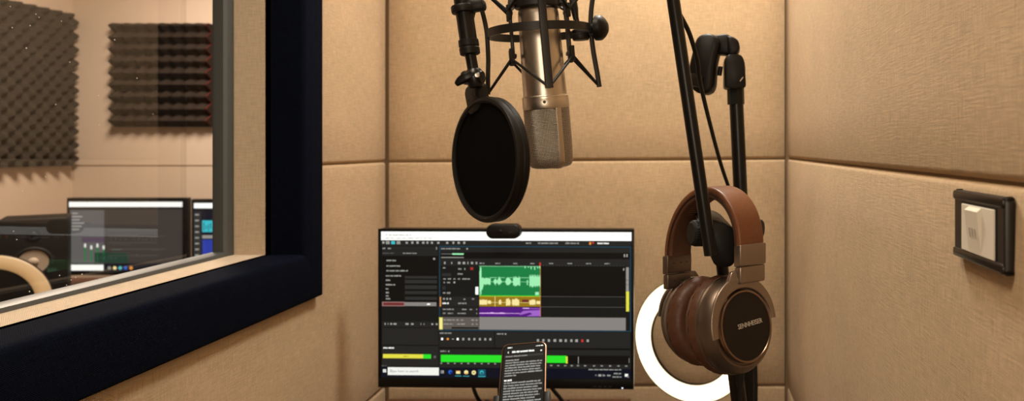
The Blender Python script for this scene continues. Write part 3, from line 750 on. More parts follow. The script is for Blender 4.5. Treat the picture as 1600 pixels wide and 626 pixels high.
# webcam
wc = P(788, 360.5, 1.395)
cam_t = thing('webcam', 'small black oval webcam clipped on top of the booth monitor', 'webcam', (wc.x, wc.y, wc.z - .014))
g = MB(); mw = Matrix.Translation(wc) @ Matrix.Rotation(radians(90), 4, 'X')
s_ = 1.395 / F
g.prism(rrect(53 * s_, 22.5 * s_, 10.5 * s_, 8), -.013, .013, mw, bev=.003); g.build('body', M['black'], cam_t, smooth=50)
g = MB(); g.lathe([(0, .0155), (.003, .0155), (.0045, .0150), (.005, .0125)], mw @ Matrix.Translation((-.006, 0.001, 0)), 24); g.build('lens', M['blackm'], cam_t)
g = MB(); g.prism(rrect(.010, .003, .0014, 4), .013, .0137, mw @ Matrix.Translation((.016, -.001, 0))); lab(g.build('indicator', M['screw'], cam_t), 'small grey mark on the webcam front')
g = MB(); g.box((wc.x, 1.432, wc.z - .010), (.03, .016, .03), None, .003); g.box((wc.x, 1.42, wc.z+.0), (.03, .03, .008), None, .002); g.build('clip', M['black'], cam_t)

# ------------------------------------------------------------------ phone and its holder
pt, pbm = P(820, 537, 1.10), P(815, 640, 1.012)
upv = (pt - pbm).normalized(); xv = V((1, .03, -.004)); xv = (xv - upv * xv.dot(upv)).normalized(); nv = xv.cross(upv)   # nv faces the viewer
pw, ph = .0715, .148
pcn = pt - upv * (ph / 2)
PM = axes(xv, upv, nv, pcn)
phn = thing('smartphone', 'smartphone with a dark text page and rose gold rim in front of the monitor', 'smartphone', tuple(pt - upv * ph))
g = MB(); g.prism(rrect(pw, ph, .0105, 8), -.0040, .0036, PM, bev=.0016); lab(g.build('case', M['phonerim'], phn, smooth=40), 'rose gold metal rim')
g = MB(); g.prism(rrect(pw - .0028, ph - .0028, .0093, 8), .0034, .0040, PM); fg = g.build('front_glass', mat('phone_glass', (.004, .004, .004), .12), phn, smooth=30)
g = MB(); g.prism(rrect(pw - .0075, ph - .0075, .007, 8), .0039, .00415, PM); ps = g.build('screen', E['dark'], phn, smooth=30)
class PUI(UI):
    def loc(s, x, y, l): return V((x, y, .0042 + l * .00010))
pu = PUI(PM, 1.0, (0, 0))
def prow(y, x0, x1, h=.0021, mt='text'):
    x = x0
    while x < x1:
        for _ in range(random.randint(3, 9)):
            if x >= x1: break
            cw = random.uniform(.0008, .0016); pu.rect('page_text', E[mt], x, y - h / 2, min(x + cw, x1), y + h / 2 + random.choice((0, 0, .0005)), 1); x += cw + .0003
        x += .0009
top = ph / 2; xl = -pw / 2 + .0072
pu.rect('page_text', E['panel2'], -pw / 2 + .005, top - .0262, pw / 2 - .005, top - .0222, 0)
prow(top - .0080, xl + .002, xl + .0095, .0022, 'white')
for i in range(3): pu.rect('page_text', E['white'], .0185 + i * .0013, top - .009, .0194 + i * .0013, top - .0083 + i * .0006, 1)
pu.rect('page_text', E['white'], .0232, top - .009, .0252, top - .0072, 1); pu.rect('page_text', E['white'], .0264, top - .009, .0300, top - .0072, 1)
prow(top - .0165, xl + .0095, xl + .045, .0030, 'white'); pu.poly('page_text', E['white'], [(xl + .002, top - .0165), (xl + .0042, top - .0145), (xl + .0047, top - .0150), (xl + .0033, top - .0165), (xl + .0047, top - .018), (xl + .0042, top - .0185)], 1)
pu.rect('page_text', E['white'], .0262, top - .0185, .0285, top - .016, 1)
prow(top - .0243, xl, xl + .034, .0021, 'faint')
y = top - .0315; rows = [.021, .058, .057, .055, .056, .0585, .018, 0, .012, .056, .060, .052, .058, .053, .055, .048, .057, .05, .058, .056, .03, 0, .015, .057, .055]
for wv in rows:
    if wv: prow(y, xl, min(xl + wv, pw / 2 - .006), .0026 if wv in (.012, .015) else .0022, 'white' if wv in (.012, .015) else 'text')
    y -= .00455 if wv else .0035
    if y < -top + .008: break
pu.build(ps)
ho = thing('phone_holder', 'black clamp holder on a post behind the smartphone on the booth desk', 'phone holder', (pcn.x, pcn.y + .02, ZD))
g = MB(); g.lathe([(0, 0), (.038, 0), (.040, .003), (.038, .008), (.012, .011), (0, .011)], Matrix.Translation((pcn.x, pcn.y + .035, ZD)), 40); g.build('base', M['black'], ho)
g = MB(); bk = pcn - nv * .016
g.tube([V((pcn.x, pcn.y + .035, ZD + .010)), V((pcn.x, pcn.y + .035, ZD + .09)), bk + V((0, .012, -.02)), bk], .006, 12, smooth=8); g.build('post', M['black'], ho)
g = MB(); g.box((0, -.0, -.0105), (.06, .05, .010), PM, .003); g.build('back_plate', M['black'], ho)
yc = -.0128
for sx in (-1, 1):
    g = MB(); g.box((sx * (pw / 2 + .004), yc - .02, -.002), (.006, .030, .017), PM, .002); g.box((sx * (pw / 2 - .004), yc - .02, -.0082), (.018, .026, .005), PM, .001); g.box((sx * (pw / 2 + .0022), yc - .02, .0055), (.0085, .030, .0026), PM, .001); g.build('clamp_jaw', M['black'], ho)

# ------------------------------------------------------------------ ring light
rc = P(1081, 530.5, 1.55)
rn = V((-.40, -.915, .02)).normalized()
RM = frame_z(rn, (0, 0, 1), rc)      # local z to the viewer, local x up
rl = thing('ring_light', 'glowing ring lamp behind the hanging headphones', 'ring light', (rc.x, rc.y, 0))
Ro, Rin = .1420, .1018
def rsec(n=10):
    out = []
    for i in range(n + 1):
        a = pi * i / n; out.append(((Ro + Rin) / 2 + (Ro - Rin) / 2 * cos(a) * .97, .004 + .010 * sin(a)))
    return out
g = MB(); pr = rsec(); g.lathe(pr, RM, 96); g.build('diffuser', M['ringwhite'], rl)
g = MB(); g.lathe([(Ro + .0012, .006), (Ro + .0016, -.004), (Ro - .004, -.016), (Rin + .004, -.016), (Rin - .0018, -.004), (Rin - .0012, .006), (Rin + .001, .003), (Ro - .001, .003), (Ro + .0012, .006)], RM, 96)
g.build('housing', M['black'], rl)
nb = RM @ V((-Ro - .004, 0, -.006))
g = MB(); g.beam(RM @ V((-Ro + .006, 0, -.017)), nb + V((0, 0, -.03)), .022, .010, bev=.002); g.build('bracket', M['black'], rl)
g = MB(); g.tube([nb + V((0, 0, -.02)), V((nb.x, nb.y, .10))], .008, 14); g.build('pole', M['blackm'], rl)
for k in range(3):
    a = 2 * pi * k / 3 + .5; g = MB(); g.tube([V((nb.x, nb.y, .16)), V((nb.x + .13 * cos(a), nb.y + .13 * sin(a), .008))], .007, 10); g.build('leg', M['blackm'], rl)

# ------------------------------------------------------------------ pop filter
fc = P(761, 249, .76)
fn_ = V((-.70, -.714, .0)).normalized(); FM = frame_z(fn_, (-.50, 0, 1), fc)      # local x = up, local z = front
pf = thing('pop_filter', 'round black mesh pop filter hanging in front of the microphone', 'pop filter', tuple(FM @ V((-.0717, 0, 0))))
RF = .0705
g = MB(); g.lathe([(RF - .0065, .0042), (RF - .004, .0062), (RF - .001, .0058), (RF + .0006, .003), (RF + .0006, -.001), (RF - .0008, -.002), (RF + .0002, -.003), (RF + .0004, -.0085), (RF - .0015, -.011), (RF - .006, -.0105), (RF - .0075, -.006), (RF - .0065, .0042)], FM, 96)
g.build('rim', M['black'], pf)
for zz in (.0025, -.0075):
    g = MB(); g.lathe([(0, zz), (.02, zz), (.045, zz), (RF - .004, zz)], FM, 64); g.build('net', M['net'], pf)
# mount tab at the top of the rim
g = MB(); g.prism(rrect(.034, .0285, .008, 5), -.0095, .0045, FM @ Matrix.Translation((RF + .004, 0, 0)), bev=.0012); tabm = g.build('mounting_tab', M['black'], pf)
for sy in (-.0085, .0085):
    g = MB(); g.lathe([(0, .0051), (.0014, .0051), (.0016, .0044)], FM @ Matrix.Translation((RF + .0055, sy, 0)), 14); g.build('screw', M['screw'], tabm)
# knuckle, stem, tube
k0 = P(743, 128, .765); 
g = MB(); g.tube([P(740, 108, .765), P(741, 114, .765), P(742, 122, .765), P(744, 136, .765)], [.0075, .0105, .0115, .008], 18)
g.lathe([(0, .0125), (.007, .0122), (.0082, .010), (.0082, -.010), (.007, -.0122), (0, -.0125)], frame_z((1, -.25, 0), (0, 0, 1), P(739, 121, .765)), 24)
kn = g.build('knuckle', M['blackm'], pf)
g = MB(); g.sweep(crom([P(738, 117, .758), P(727, 121, .757), P(718, 127, .757), P(713, 132, .758)], 5), rrect(.010, .007, .003, 4), V((0, 0, 1)), scale=[1.25, 1.2, 1.15, 1.1, 1.1, 1.1, 1.05, 1, 1, .95, .9, .8, .75, .65, .6, .5]); g.build('wing_lever', M['blackm'], kn)
g = MB(); sc_ = frame_z((.3, -1, 0), (0, 0, 1), P(745.5, 117.5, .7525)); g.lathe([(0, .0022), (.0024, .002), (.003, .0008), (.003, -.004)], sc_, 20); lab(g.build('screw', M['chrome'], kn), 'shiny screw head')
g = MB(); g.tube([P(734.8, 84, .765), P(739.5, 110, .765)], .0063, 16); g.build('stem', M['blackm'], pf)
ta, tb = P(717, -40, .765), P(732.5, 67, .765)
g = MB(); g.tube([ta, tb], [.0098, .0098], 24); g.build('tube', M['blackm'], pf)
axis = (tb - ta).normalized()
g = MB(); c0, c1 = P(731.5, 62, .765), P(734.8, 86, .765)
Lc = (c1 - c0).length; g.lathe([(.0095, 0), (.0112, .0006), (.0114, Lc * .42), (.0108, Lc * .46), (.0108, Lc * .52), (.0114, Lc * .56), (.0112, Lc - .0012), (.0095, Lc), (0, Lc)], frame_z(axis, (1, 0, 0), c0), 32); g.build('locking_collar', M['black'], pf)
g = MB(); c0 = P(724, 8, .765); g.lathe([(.009, 0), (.0135, .0008), (.0142, .002), (.0142, .0075), (.0135, .009), (.009, .0095)], frame_z(axis, (1, 0, 0), c0), 32); g.box((0.014, 0.0, .003), (.022, .016, .013), frame_z(axis, (1, 0, 0), c0), .004); g.build('flange', M['black'], pf)
g = MB(); g.tube([P(742, 12, .775), P(737, 32, .775), P(733, 52, .775)], .0024, 10, smooth=5); g.build('spring_rod', M['black'], pf)

# ------------------------------------------------------------------ microphone + shock mount
mt_, mb_ = P(841, 15, .853), P(862, 262, .864)
az = (mt_ - mb_).normalized(); og = P(843.5, 50, .855)
MM = frame_z(az, (1, 0, 0), og)           # local x right, y away, z up
u = .855 / F
mic = thing('microphone', 'silver studio condenser microphone hanging upside down in its shock mount', 'microphone', tuple(MM @ V((0, 0, -.176))))
zt = lambda y: (50 - y) * u * 1.0
g = MB()
g.lathe([(0, .062), (.016, .062), (.0165, .045), (.0215, .034), (.0235, zt(14)), (.0252, zt(18)), (.0257, zt(24)), (.0266, zt(80)), (.0277, zt(145)), (.0280, zt(150))], MM, 64); g.build('body', M['nickel'], mic, smooth=40)
g = MB(); g.lathe([(.0283, zt(149.5)), (.0292, zt(150.5)), (.0295, zt(152.5)), (.0292, zt(154.5)), (.0296, zt(156)), (.0297, zt(168)), (.0290, zt(170.5)), (.024, zt(171))], MM, 64); g.build('collar_ring', M['nickel'], mic, smooth=40)
g = MB(); g.lathe([(0, .0012), (.0016, .0010), (.002, 0)], frame_z(V((MM.to_3x3() @ V((.12, -1, 0)))), (0, 0, 1), MM @ V((.0032, -.0296, zt(160)))), 16); g.build('screw', M['screw'], mic)
# grille: flattened rounded body
def sup(a, hx, hy, n=3.2):
    c, s = cos(a), sin(a); return (hx * math.copysign(abs(c) ** (2 / n), c), hy * math.copysign(abs(s) ** (2 / n), s))
g = MB(); rows_ = [(zt(170), 1.0), (zt(190), 1.0), (zt(210), 1.0), (zt(230), .995), (zt(245), .985), (zt(252), .965), (zt(257), .93), (zt(260.5), .86), (zt(262.5), .7), (zt(263), .35)]
vs = []; fs = []; uvs = []; S = 72
pts0 = [sup(2 * pi * k / S, .0282, .0272, 2.5) for k in range(S + 1)]; al = [0]
for k in range(S): al.append(al[-1] + math.hypot(pts0[k + 1][0] - pts0[k][0], pts0[k + 1][1] - pts0[k][1]))
ac = [0]
for i in range(1, len(rows_)): ac.append(ac[-1] + math.hypot(rows_[i][0] - rows_[i - 1][0], (rows_[i][1] - rows_[i - 1][1]) * .027))
RZ = Matrix.Rotation(radians(-50), 3, 'Z')
for z, k_ in rows_:
    for k in range(S): vs.append(RZ @ V((pts0[k][0] * k_, pts0[k][1] * k_, z)))
for i in range(len(rows_) - 1):
    for k in range(S):
        q = (k + 1) % S; fs.append([i * S + k, i * S + q, (i + 1) * S + q, (i + 1) * S + k]); uvs.append([(al[k], ac[i]), (al[k + 1], ac[i]), (al[k + 1], ac[i + 1]), (al[k], ac[i + 1])])
b = (len(rows_) - 1) * S; fs.append([b + k for k in range(S)]); uvs.append([(pts0[k][0] * .35, pts0[k][1] * .35) for k in range(S)])
g.add(vs, fs, uvs, 0, MM); g.build('grille', M['grille'], mic, smooth=50)
for sx in (-1, 1):
    g = MB(); path = []
    for z, k_ in rows_: path.append(MM @ (RZ @ V((sx * (.0282 * k_ + .0004), 0, z))))
    g.sweep(path, rrect(.0075, .0022, .0008, 3), MM.to_3x3() @ (RZ @ V((0, 1, 0)))); lab(g.build('grille_frame', M['nickel'], mic, smooth=40), 'smooth silver side strip of the grille')

sm = thing('shock_mount', 'black spider shock mount with elastic cords around the microphone', 'shock mount', tuple(MM @ V((0, 0, -.075))))
RR = .0628
g = MB(); g.lathe([(RR, -.0050), (RR + .003, -.0050), (RR + .003, .0050), (RR, .0050), (RR, -.0050)], MM, 80); g.build('outer_ring', M['mount'], sm, smooth=30)
tips = {}
phi0 = 14
for k in range(4):
    a = radians(-90 + 90 * k + phi0 * 1.0); d = V((cos(a), sin(a), 0)); tg = V((-sin(a), cos(a), 0))
    path = [d * rr + V((0, 0, z)) for rr, z in ((.0705, -.0745), (.0690, -.055), (.0665, -.03), (.0655, -.006), (.0658, .008), (.0685, .028), (.0735, .05), (.079, .075))]
    g = MB(); g.sweep(crom([MM @ p for p in path], 4), rrect(.0095, .0055, .0012, 3), MM.to_3x3() @ tg); g.build('arm', M['mount'], sm, smooth=40)
    tips[k] = (path[0], path[-1], d, tg)
# inner cradle
g = MB(); g.lathe([(.0245, .030), (.028, .030), (.0292, .031), (.0292, .042), (.028, .043), (.0215, .043), (.0215, .040), (.0245, .030)], MM, 48); g.build('clamp_collar', M['mount'], sm, smooth=40)
lugs = {}
for k in (1, 3):
    d, tg = tips[k][2], tips[k][3]
    g = MB()
    for sy in (-.0075, .0075):
        g.sweep([MM @ (d * .0345 + tg * sy + V((0, 0, .036))), MM @ (d * .0355 + tg * sy + V((0, 0, .02))), MM @ (d * .0355 + tg * sy + V((0, 0, -.03)))], rrect(.0058, .004, .001, 3), MM.to_3x3() @ tg)
    g.beam(MM @ (d * .0355 + tg * -.010 + V((0, 0, -.029))), MM @ (d * .0355 + tg * .010 + V((0, 0, -.029))), .008, .005, bev=.0012)
    g.beam(MM @ (d * .0355 + tg * -.010 + V((0, 0, .024))), MM @ (d * .0355 + tg * .010 + V((0, 0, .024))), .007, .005, bev=.0012)
    g.beam(MM @ (d * .026 + V((0, 0, .037))), MM @ (d * .0365 + V((0, 0, .037))), .022, .008, bev=.001)
    for sy in (-.0115, .0115): g.beam(MM @ (d * .0375 + tg * sy + V((0, 0, -.040))), MM @ (d * .0375 + tg * sy + V((0, 0, -.020))), .0055, .0055, bev=.001); g.beam(MM @ (d * .0365 + tg * sy + V((0, 0, .016))), MM @ (d * .0365 + tg * sy + V((0, 0, .034))), .0055, .0055, bev=.001)
    g.build('cradle_rod', M['mount'], sm, smooth=40)
    for j, sy in enumerate((-.0115, .0115)):
        lugs[(k, j, 0)] = d * .0385 + tg * sy + V((0, 0, -.033)); lugs[(k, j, 1)] = d * .038 + tg * sy + V((0, 0, .026))
def cord(a, b):
    g = MB(); g.tube([MM @ a, MM @ b], .0018, 8); g.build('elastic_cord', M['rubber'], sm)
for lo, zz in ((0, 0), (1, 1)):
    for k in (1, 3):
        for j in (0, 1): cord(tips[k][lo] - tips[k][2] * .0 + V((0, 0, .001 if lo == 0 else -.006)), lugs[(k, j, zz)])
    # front and back arms: cords to the nearer lugs
    for k, prs in ((0, ((1, 0), (3, 1))), (2, ((1, 1), (3, 0)))):
        for (kk, j) in prs: cord(tips[k][lo] + V((0, 0, .001 if lo == 0 else -.006)), lugs[(kk, j, zz)])
# knob and joint at the right
X3 = MM.to_3x3()
g = MB(); kc = MM @ V((.0665, .004, -.002))
g.box((.055, .018, -.004), (.032, .016, .012), MM, .003); g.lathe([(0, -.010), (.010, -.009), (.012, -.004), (.011, 0)], frame_z(X3 @ V((0, 0, 1)), (1, 0, 0), MM @ V((.050, .012, -.004))), 24); g.build('swivel_joint', M['mount'], sm)
g = MB(); g.lathe([(0, .0125), (.006, .0118), (.0115, .0085), (.0155, .004), (.0162, .001), (.0160, -.004), (.012, -.0055), (.005, -.006), (.005, -.010)], frame_z(X3 @ V((1, -.18, -.08)), (0, 0, 1), kc + X3 @ V((.0085, 0, .002))), 40); g.build('tightening_knob', M['black'], sm)
g = MB(); g.tube([MM @ V((.047, .03, -.004)), MM @ V((.0435, .03, .03)), MM @ V((.042, .03, .075))], .003, 12); g.build('threaded_stud', M['screw'], sm)
g = MB(); g.tube([MM @ V((.0438, .03, .016)), MM @ V((.0428, .03, .030)), MM @ V((.0418, .03, .044))], [.0035, .0052, .005], 14); g.build('stud_sleeve', M['mount'], sm)

# ------------------------------------------------------------------ boom stand (near pole), overhead arm
bs = thing('boom_microphone_stand', 'black boom stand whose slanted pole passes in front of the headphone band', 'microphone stand', (.135, .905, 0))
b_lo = P(1110.5, 398, .742)
b_hi = P(1052, 0, .742); b_top = b_lo + (b_hi - b_lo) * 1.62
g = MB(); g.tube([b_lo, b_top], .0074, 20); g.build('boom_pole', M['blackm'], bs)
arm_l = V((MM @ V((.042, .03, .08)))); 
ax0 = V((-.26, arm_l.y, b_top.z + .012))
g = MB(); g.tube([b_top, V((b_top.x - .02, b_top.y + .03, b_top.z + .01)), V((arm_l.x + .08, arm_l.y, b_top.z + .012)), ax0], .0074, 16); g.build('overhead_arm', M['blackm'], bs)
g = MB(); g.tube([arm_l - V((0, 0, .01)), V((arm_l.x, arm_l.y, b_top.z + .012))], .006, 14); g.build('drop_rod', M['blackm'], bs)
# gooseneck of the pop filter, up to the overhead arm
g = MB(); ga = V((-.235, arm_l.y, b_top.z + .012))
g.tube([ta - axis * .0 + axis * .004, ta - axis * .05, ta - axis * .14 + V((0, .03, 0)), ga - V((0, .0, .05)), ga - V((0, 0, .008))], .0085, 16, smooth=8); g.build('gooseneck', M['blackm'], pf)
# clutch
pA = P(1124, 398, .90)
g = MB()
CM = axes((1, 0, 0), (0, 0, 1), (0, -1, 0), (0, 0, 0))
body = [(1086, 338), (1108, 338), (1128, 342), (1141, 350), (1147, 380), (1144, 398), (1137, 407), (1118, 408), (1110, 402), (1104, 375), (1092, 352)]
def pxpoly(pts, Y): return [((x - CX) / F * Y, (CY - y) / F * Y) for x, y in pts]
cm = axes((1, 0, 0), (0, 0, 1), (0, -1, 0), (0, .80, H))
g.prism(pxpoly(body, .80)[::-1], -.105, .042, cm, bev=.003)
g.build('clutch', M['black'], bs, smooth=40)
def knob(x, y, Y, n, r, th, name='clutch_knob'):
    g = MB(); prof = [(0, th / 2), (r * .8, th / 2), (r * .97, th * .38), (r, th * .2), (r, -th * .3), (r * .9, -th / 2), (0, -th / 2)]
    def rib(p, a, i):
        if i in (3, 4): k = 1 + .035 * (1 if int(a / (2 * pi) * 72) % 2 else -1); return V((p.x * k, p.y * k, p.z))
        return p
    g.lathe(prof, frame_z(n, (0, 0, 1), P(x, y, Y)), 72, fn=rib); return g.build(name, M['rubber'], bs, smooth=25)
knob(1090, 364, .765, (-.92, -.36, .05), .0145, .017)
knob(1184, 357, .90, (.90, -.40, 0), .0125, .014)
g = MB(); g.tube([P(1140, 360, .88), P(1178, 357, .895)], .004, 10); g.build('knob_bolt', M['screw'], bs)
g = MB(); g.tube([P(1095, 362, .77), P(1112, 362, .78)], .0045, 10); g.build('knob_bolt', M['screw'], bs)
# lower pole
q0, q1, q2 = P(1126, 395, .90), P(1141, 520, .90), P(1157, 645, .90)
g = MB(); g.tube([q0, q1], .0082, 18); g.build('pole', M['blackm'], bs)
base = V((.135, .905, 0)); g = MB(); g.tube([q1, q2, V((base.x - .005, base.y, q2.z - .25)), V((base.x, base.y, .02))], .0105, 18); g.build('outer_tube', M['blackm'], bs)
g = MB(); g.lathe([(0, 0), (.085, 0), (.088, .004), (.086, .012), (.02, .022), (.016, .04), (0, .04)], Matrix.Translation(base), 48); g.build('base', M['black'], bs)

# second stand with the clip
YS = 1.12
st = thing('microphone_stand', 'straight black stand with an empty clip on top behind the headphones', 'microphone stand', (.152, YS, 0))
g = MB(); g.tube([P(1150, 150, YS), P(1157, 300, YS), P(1168, 570, YS), V((.152, YS, .45)), V((.152, YS, .02))], .0118, 18); g.build('pole', M['blackm'], st)
g = MB(); g.lathe([(0, 0), (.082, 0), (.085, .004), (.083, .012), (.02, .022), (.017, .04), (0, .04)], Matrix.Translation((.152, YS, 0)), 48); g.build('base', M['black'], st)
g = MB(); g.tube([P(1149.3, 136, YS), P(1150, 163, YS)], .0142, 8); g.build('collar', M['black'], st, smooth=20)
cmS = axes((1, 0, 0), (0, 0, 1), (0, -1, 0), (0, YS, H))
g = MB(); g.prism(pxpoly([(1131, 96), (1134, 88), (1141, 86), (1155, 87), (1159, 91), (1162, 100), (1164, 138), (1148, 141), (1131, 139)], YS)[::-1], -.016, .020, cmS, bev=.004)
sk = g.build('swivel_socket', M['black'], st, smooth=40)
g = MB(); g.prism(rrect(.005, .018, .0022, 4), .0195, .0215, frame_z((.75, -.66, 0), (0, 0, 1), V(P(1161, 112, YS - .012)) - V((.75, -.66, 0)) * .0185) @ Matrix.Rotation(pi / 2, 4, 'Z')); g.build('slot', M['rubber'], sk)
g = MB(); g.tube([P(1156, 127, YS - .0225), P(1161, 120.5, YS - .0205)], .0011, 8); lab(g.build('wire_clip', M['chrome'], sk), 'small bright wire')
# clip body: a curved jaw
jm = axes(V((.90, .43, 0)), V((0, 0, 1)), V((.43, -.90, 0)), (0, 0, 0))
def jaw(pts, d0, d1, Y, ang, bev=.003):
    c = P(1105, 100, Y); ca, sa = cos(ang), sin(ang)
    m = axes((ca, sa, 0), (0, 0, 1), (sa, -ca, 0), c)
    g.prism([((x - 1105) * Y / F, (100 - y) * Y / F) for x, y in pts][::-1], d0, d1, m, bev=bev)
g = MB(); jaw([(1088, 70), (1092, 60), (1100, 55), (1112, 54), (1122, 58), (1127, 66), (1127, 76), (1123, 86), (1119, 105), (1118, 130), (1116, 141), (1109, 148), (1098, 148), (1086, 142), (1078, 128), (1080, 100)], -.018, .018, YS, -.35, .006)
jw = g.build('clip_jaw', M['black'], st, smooth=45)
g = MB(); jaw([(1110, 58), (1134, 55), (1142, 58), (1147, 64), (1147, 80), (1140, 88), (1118, 86)], -.014, .014, YS + .012, -.2, .004); g.build('hinge', M['black'], st, smooth=45)
g = MB(); jaw([(1136, 58), (1146, 60), (1154, 66), (1156, 75), (1154, 84), (1147, 89), (1138, 88)], -.018, .016, YS + .006, -.15, .004); g.build('hinge_cap', M['black'], st, smooth=45)
g = MB(); g.tube([P(1126, 104, YS), P(1124, 118, YS)], .004, 10); g.build('hinge_pin', M['black'], st)
g = MB(); g.beam(P(1079, 124, YS - .03), P(1096, 128, YS - .02), .006, .02, bev=.001); lab(g.build('jaw_tab', M['black'], jw), 'small tab on the clip jaw')

# cable along the boom
g = MB()
cpts = [P(1042, -70, .752), P(1056, 12, .754), P(1064, 26, .757), P(1077, 52, .772), P(1089, 92, .80), P(1094, 128, .83), P(1108, 188, .90), P(1126, 255, .98), P(1143, 306, 1.03), P(1162, 370, 1.05), P(1176, 470, 1.05), P(1181, 590, 1.05), P(1181, 660, 1.05), V((.150, 1.045, .5)), V((.150, 1.04, .1)), V((.12, 1.035, .008)), V((.02, 1.0, .006))]
g.tube(cpts, .0028, 12, smooth=8); tag(g.build('microphone_cable', M['rubber']), 'thin black cable bowing off the slanted boom pole', 'cable')

# ------------------------------------------------------------------ headphones
Lp = P(1058, 398, .86); Rp = P(1172, 382, .745)
Mh = (Lp + Rp) / 2
A = (Rp - Lp); half = A.length / 2; A.normalize()
U = V((0, 0, 1)); B = U.cross(A).normalized()
HM = axes(A, B, U, Mh)                     # local: x = left->right cup, y = B, z = up
hp = thing('headphones', 'brown leather over-ear headphones hanging on the boom stand', 'headphones', tuple(HM @ V((0, 0, -.145))))
hx, hz = half, .0718
def band(th0, th1, n, off): return [HM @ V(((hx + off) * cos(t), 0, (hz + off) * sin(t))) for t in [th0 + (th1 - th0) * i / n for i in range(n + 1)]]
Bw = B.copy()
def arch(off, prof, name, mt, w=None, par=hp):
    g = MB(); path = band(pi, 0, 48, off)
    g.sweep(path, prof, Bw); return g.build(name, mt, par, smooth=45)
hb = arch(0.0, rrect(.0365, .0078, .0032, 5), 'headband', M['leather'])
arch(-.0060, rrect(.0330, .0075, .0034, 5), 'inner_padding', M['leatherdark'])
for sy in (-.0173, .0173):
    g = MB(); path = [p + B * sy for p in band(pi, 0, 48, -.0034)]; g.tube(path, .0009, 8); g.build('piping', M['thread'], hb)
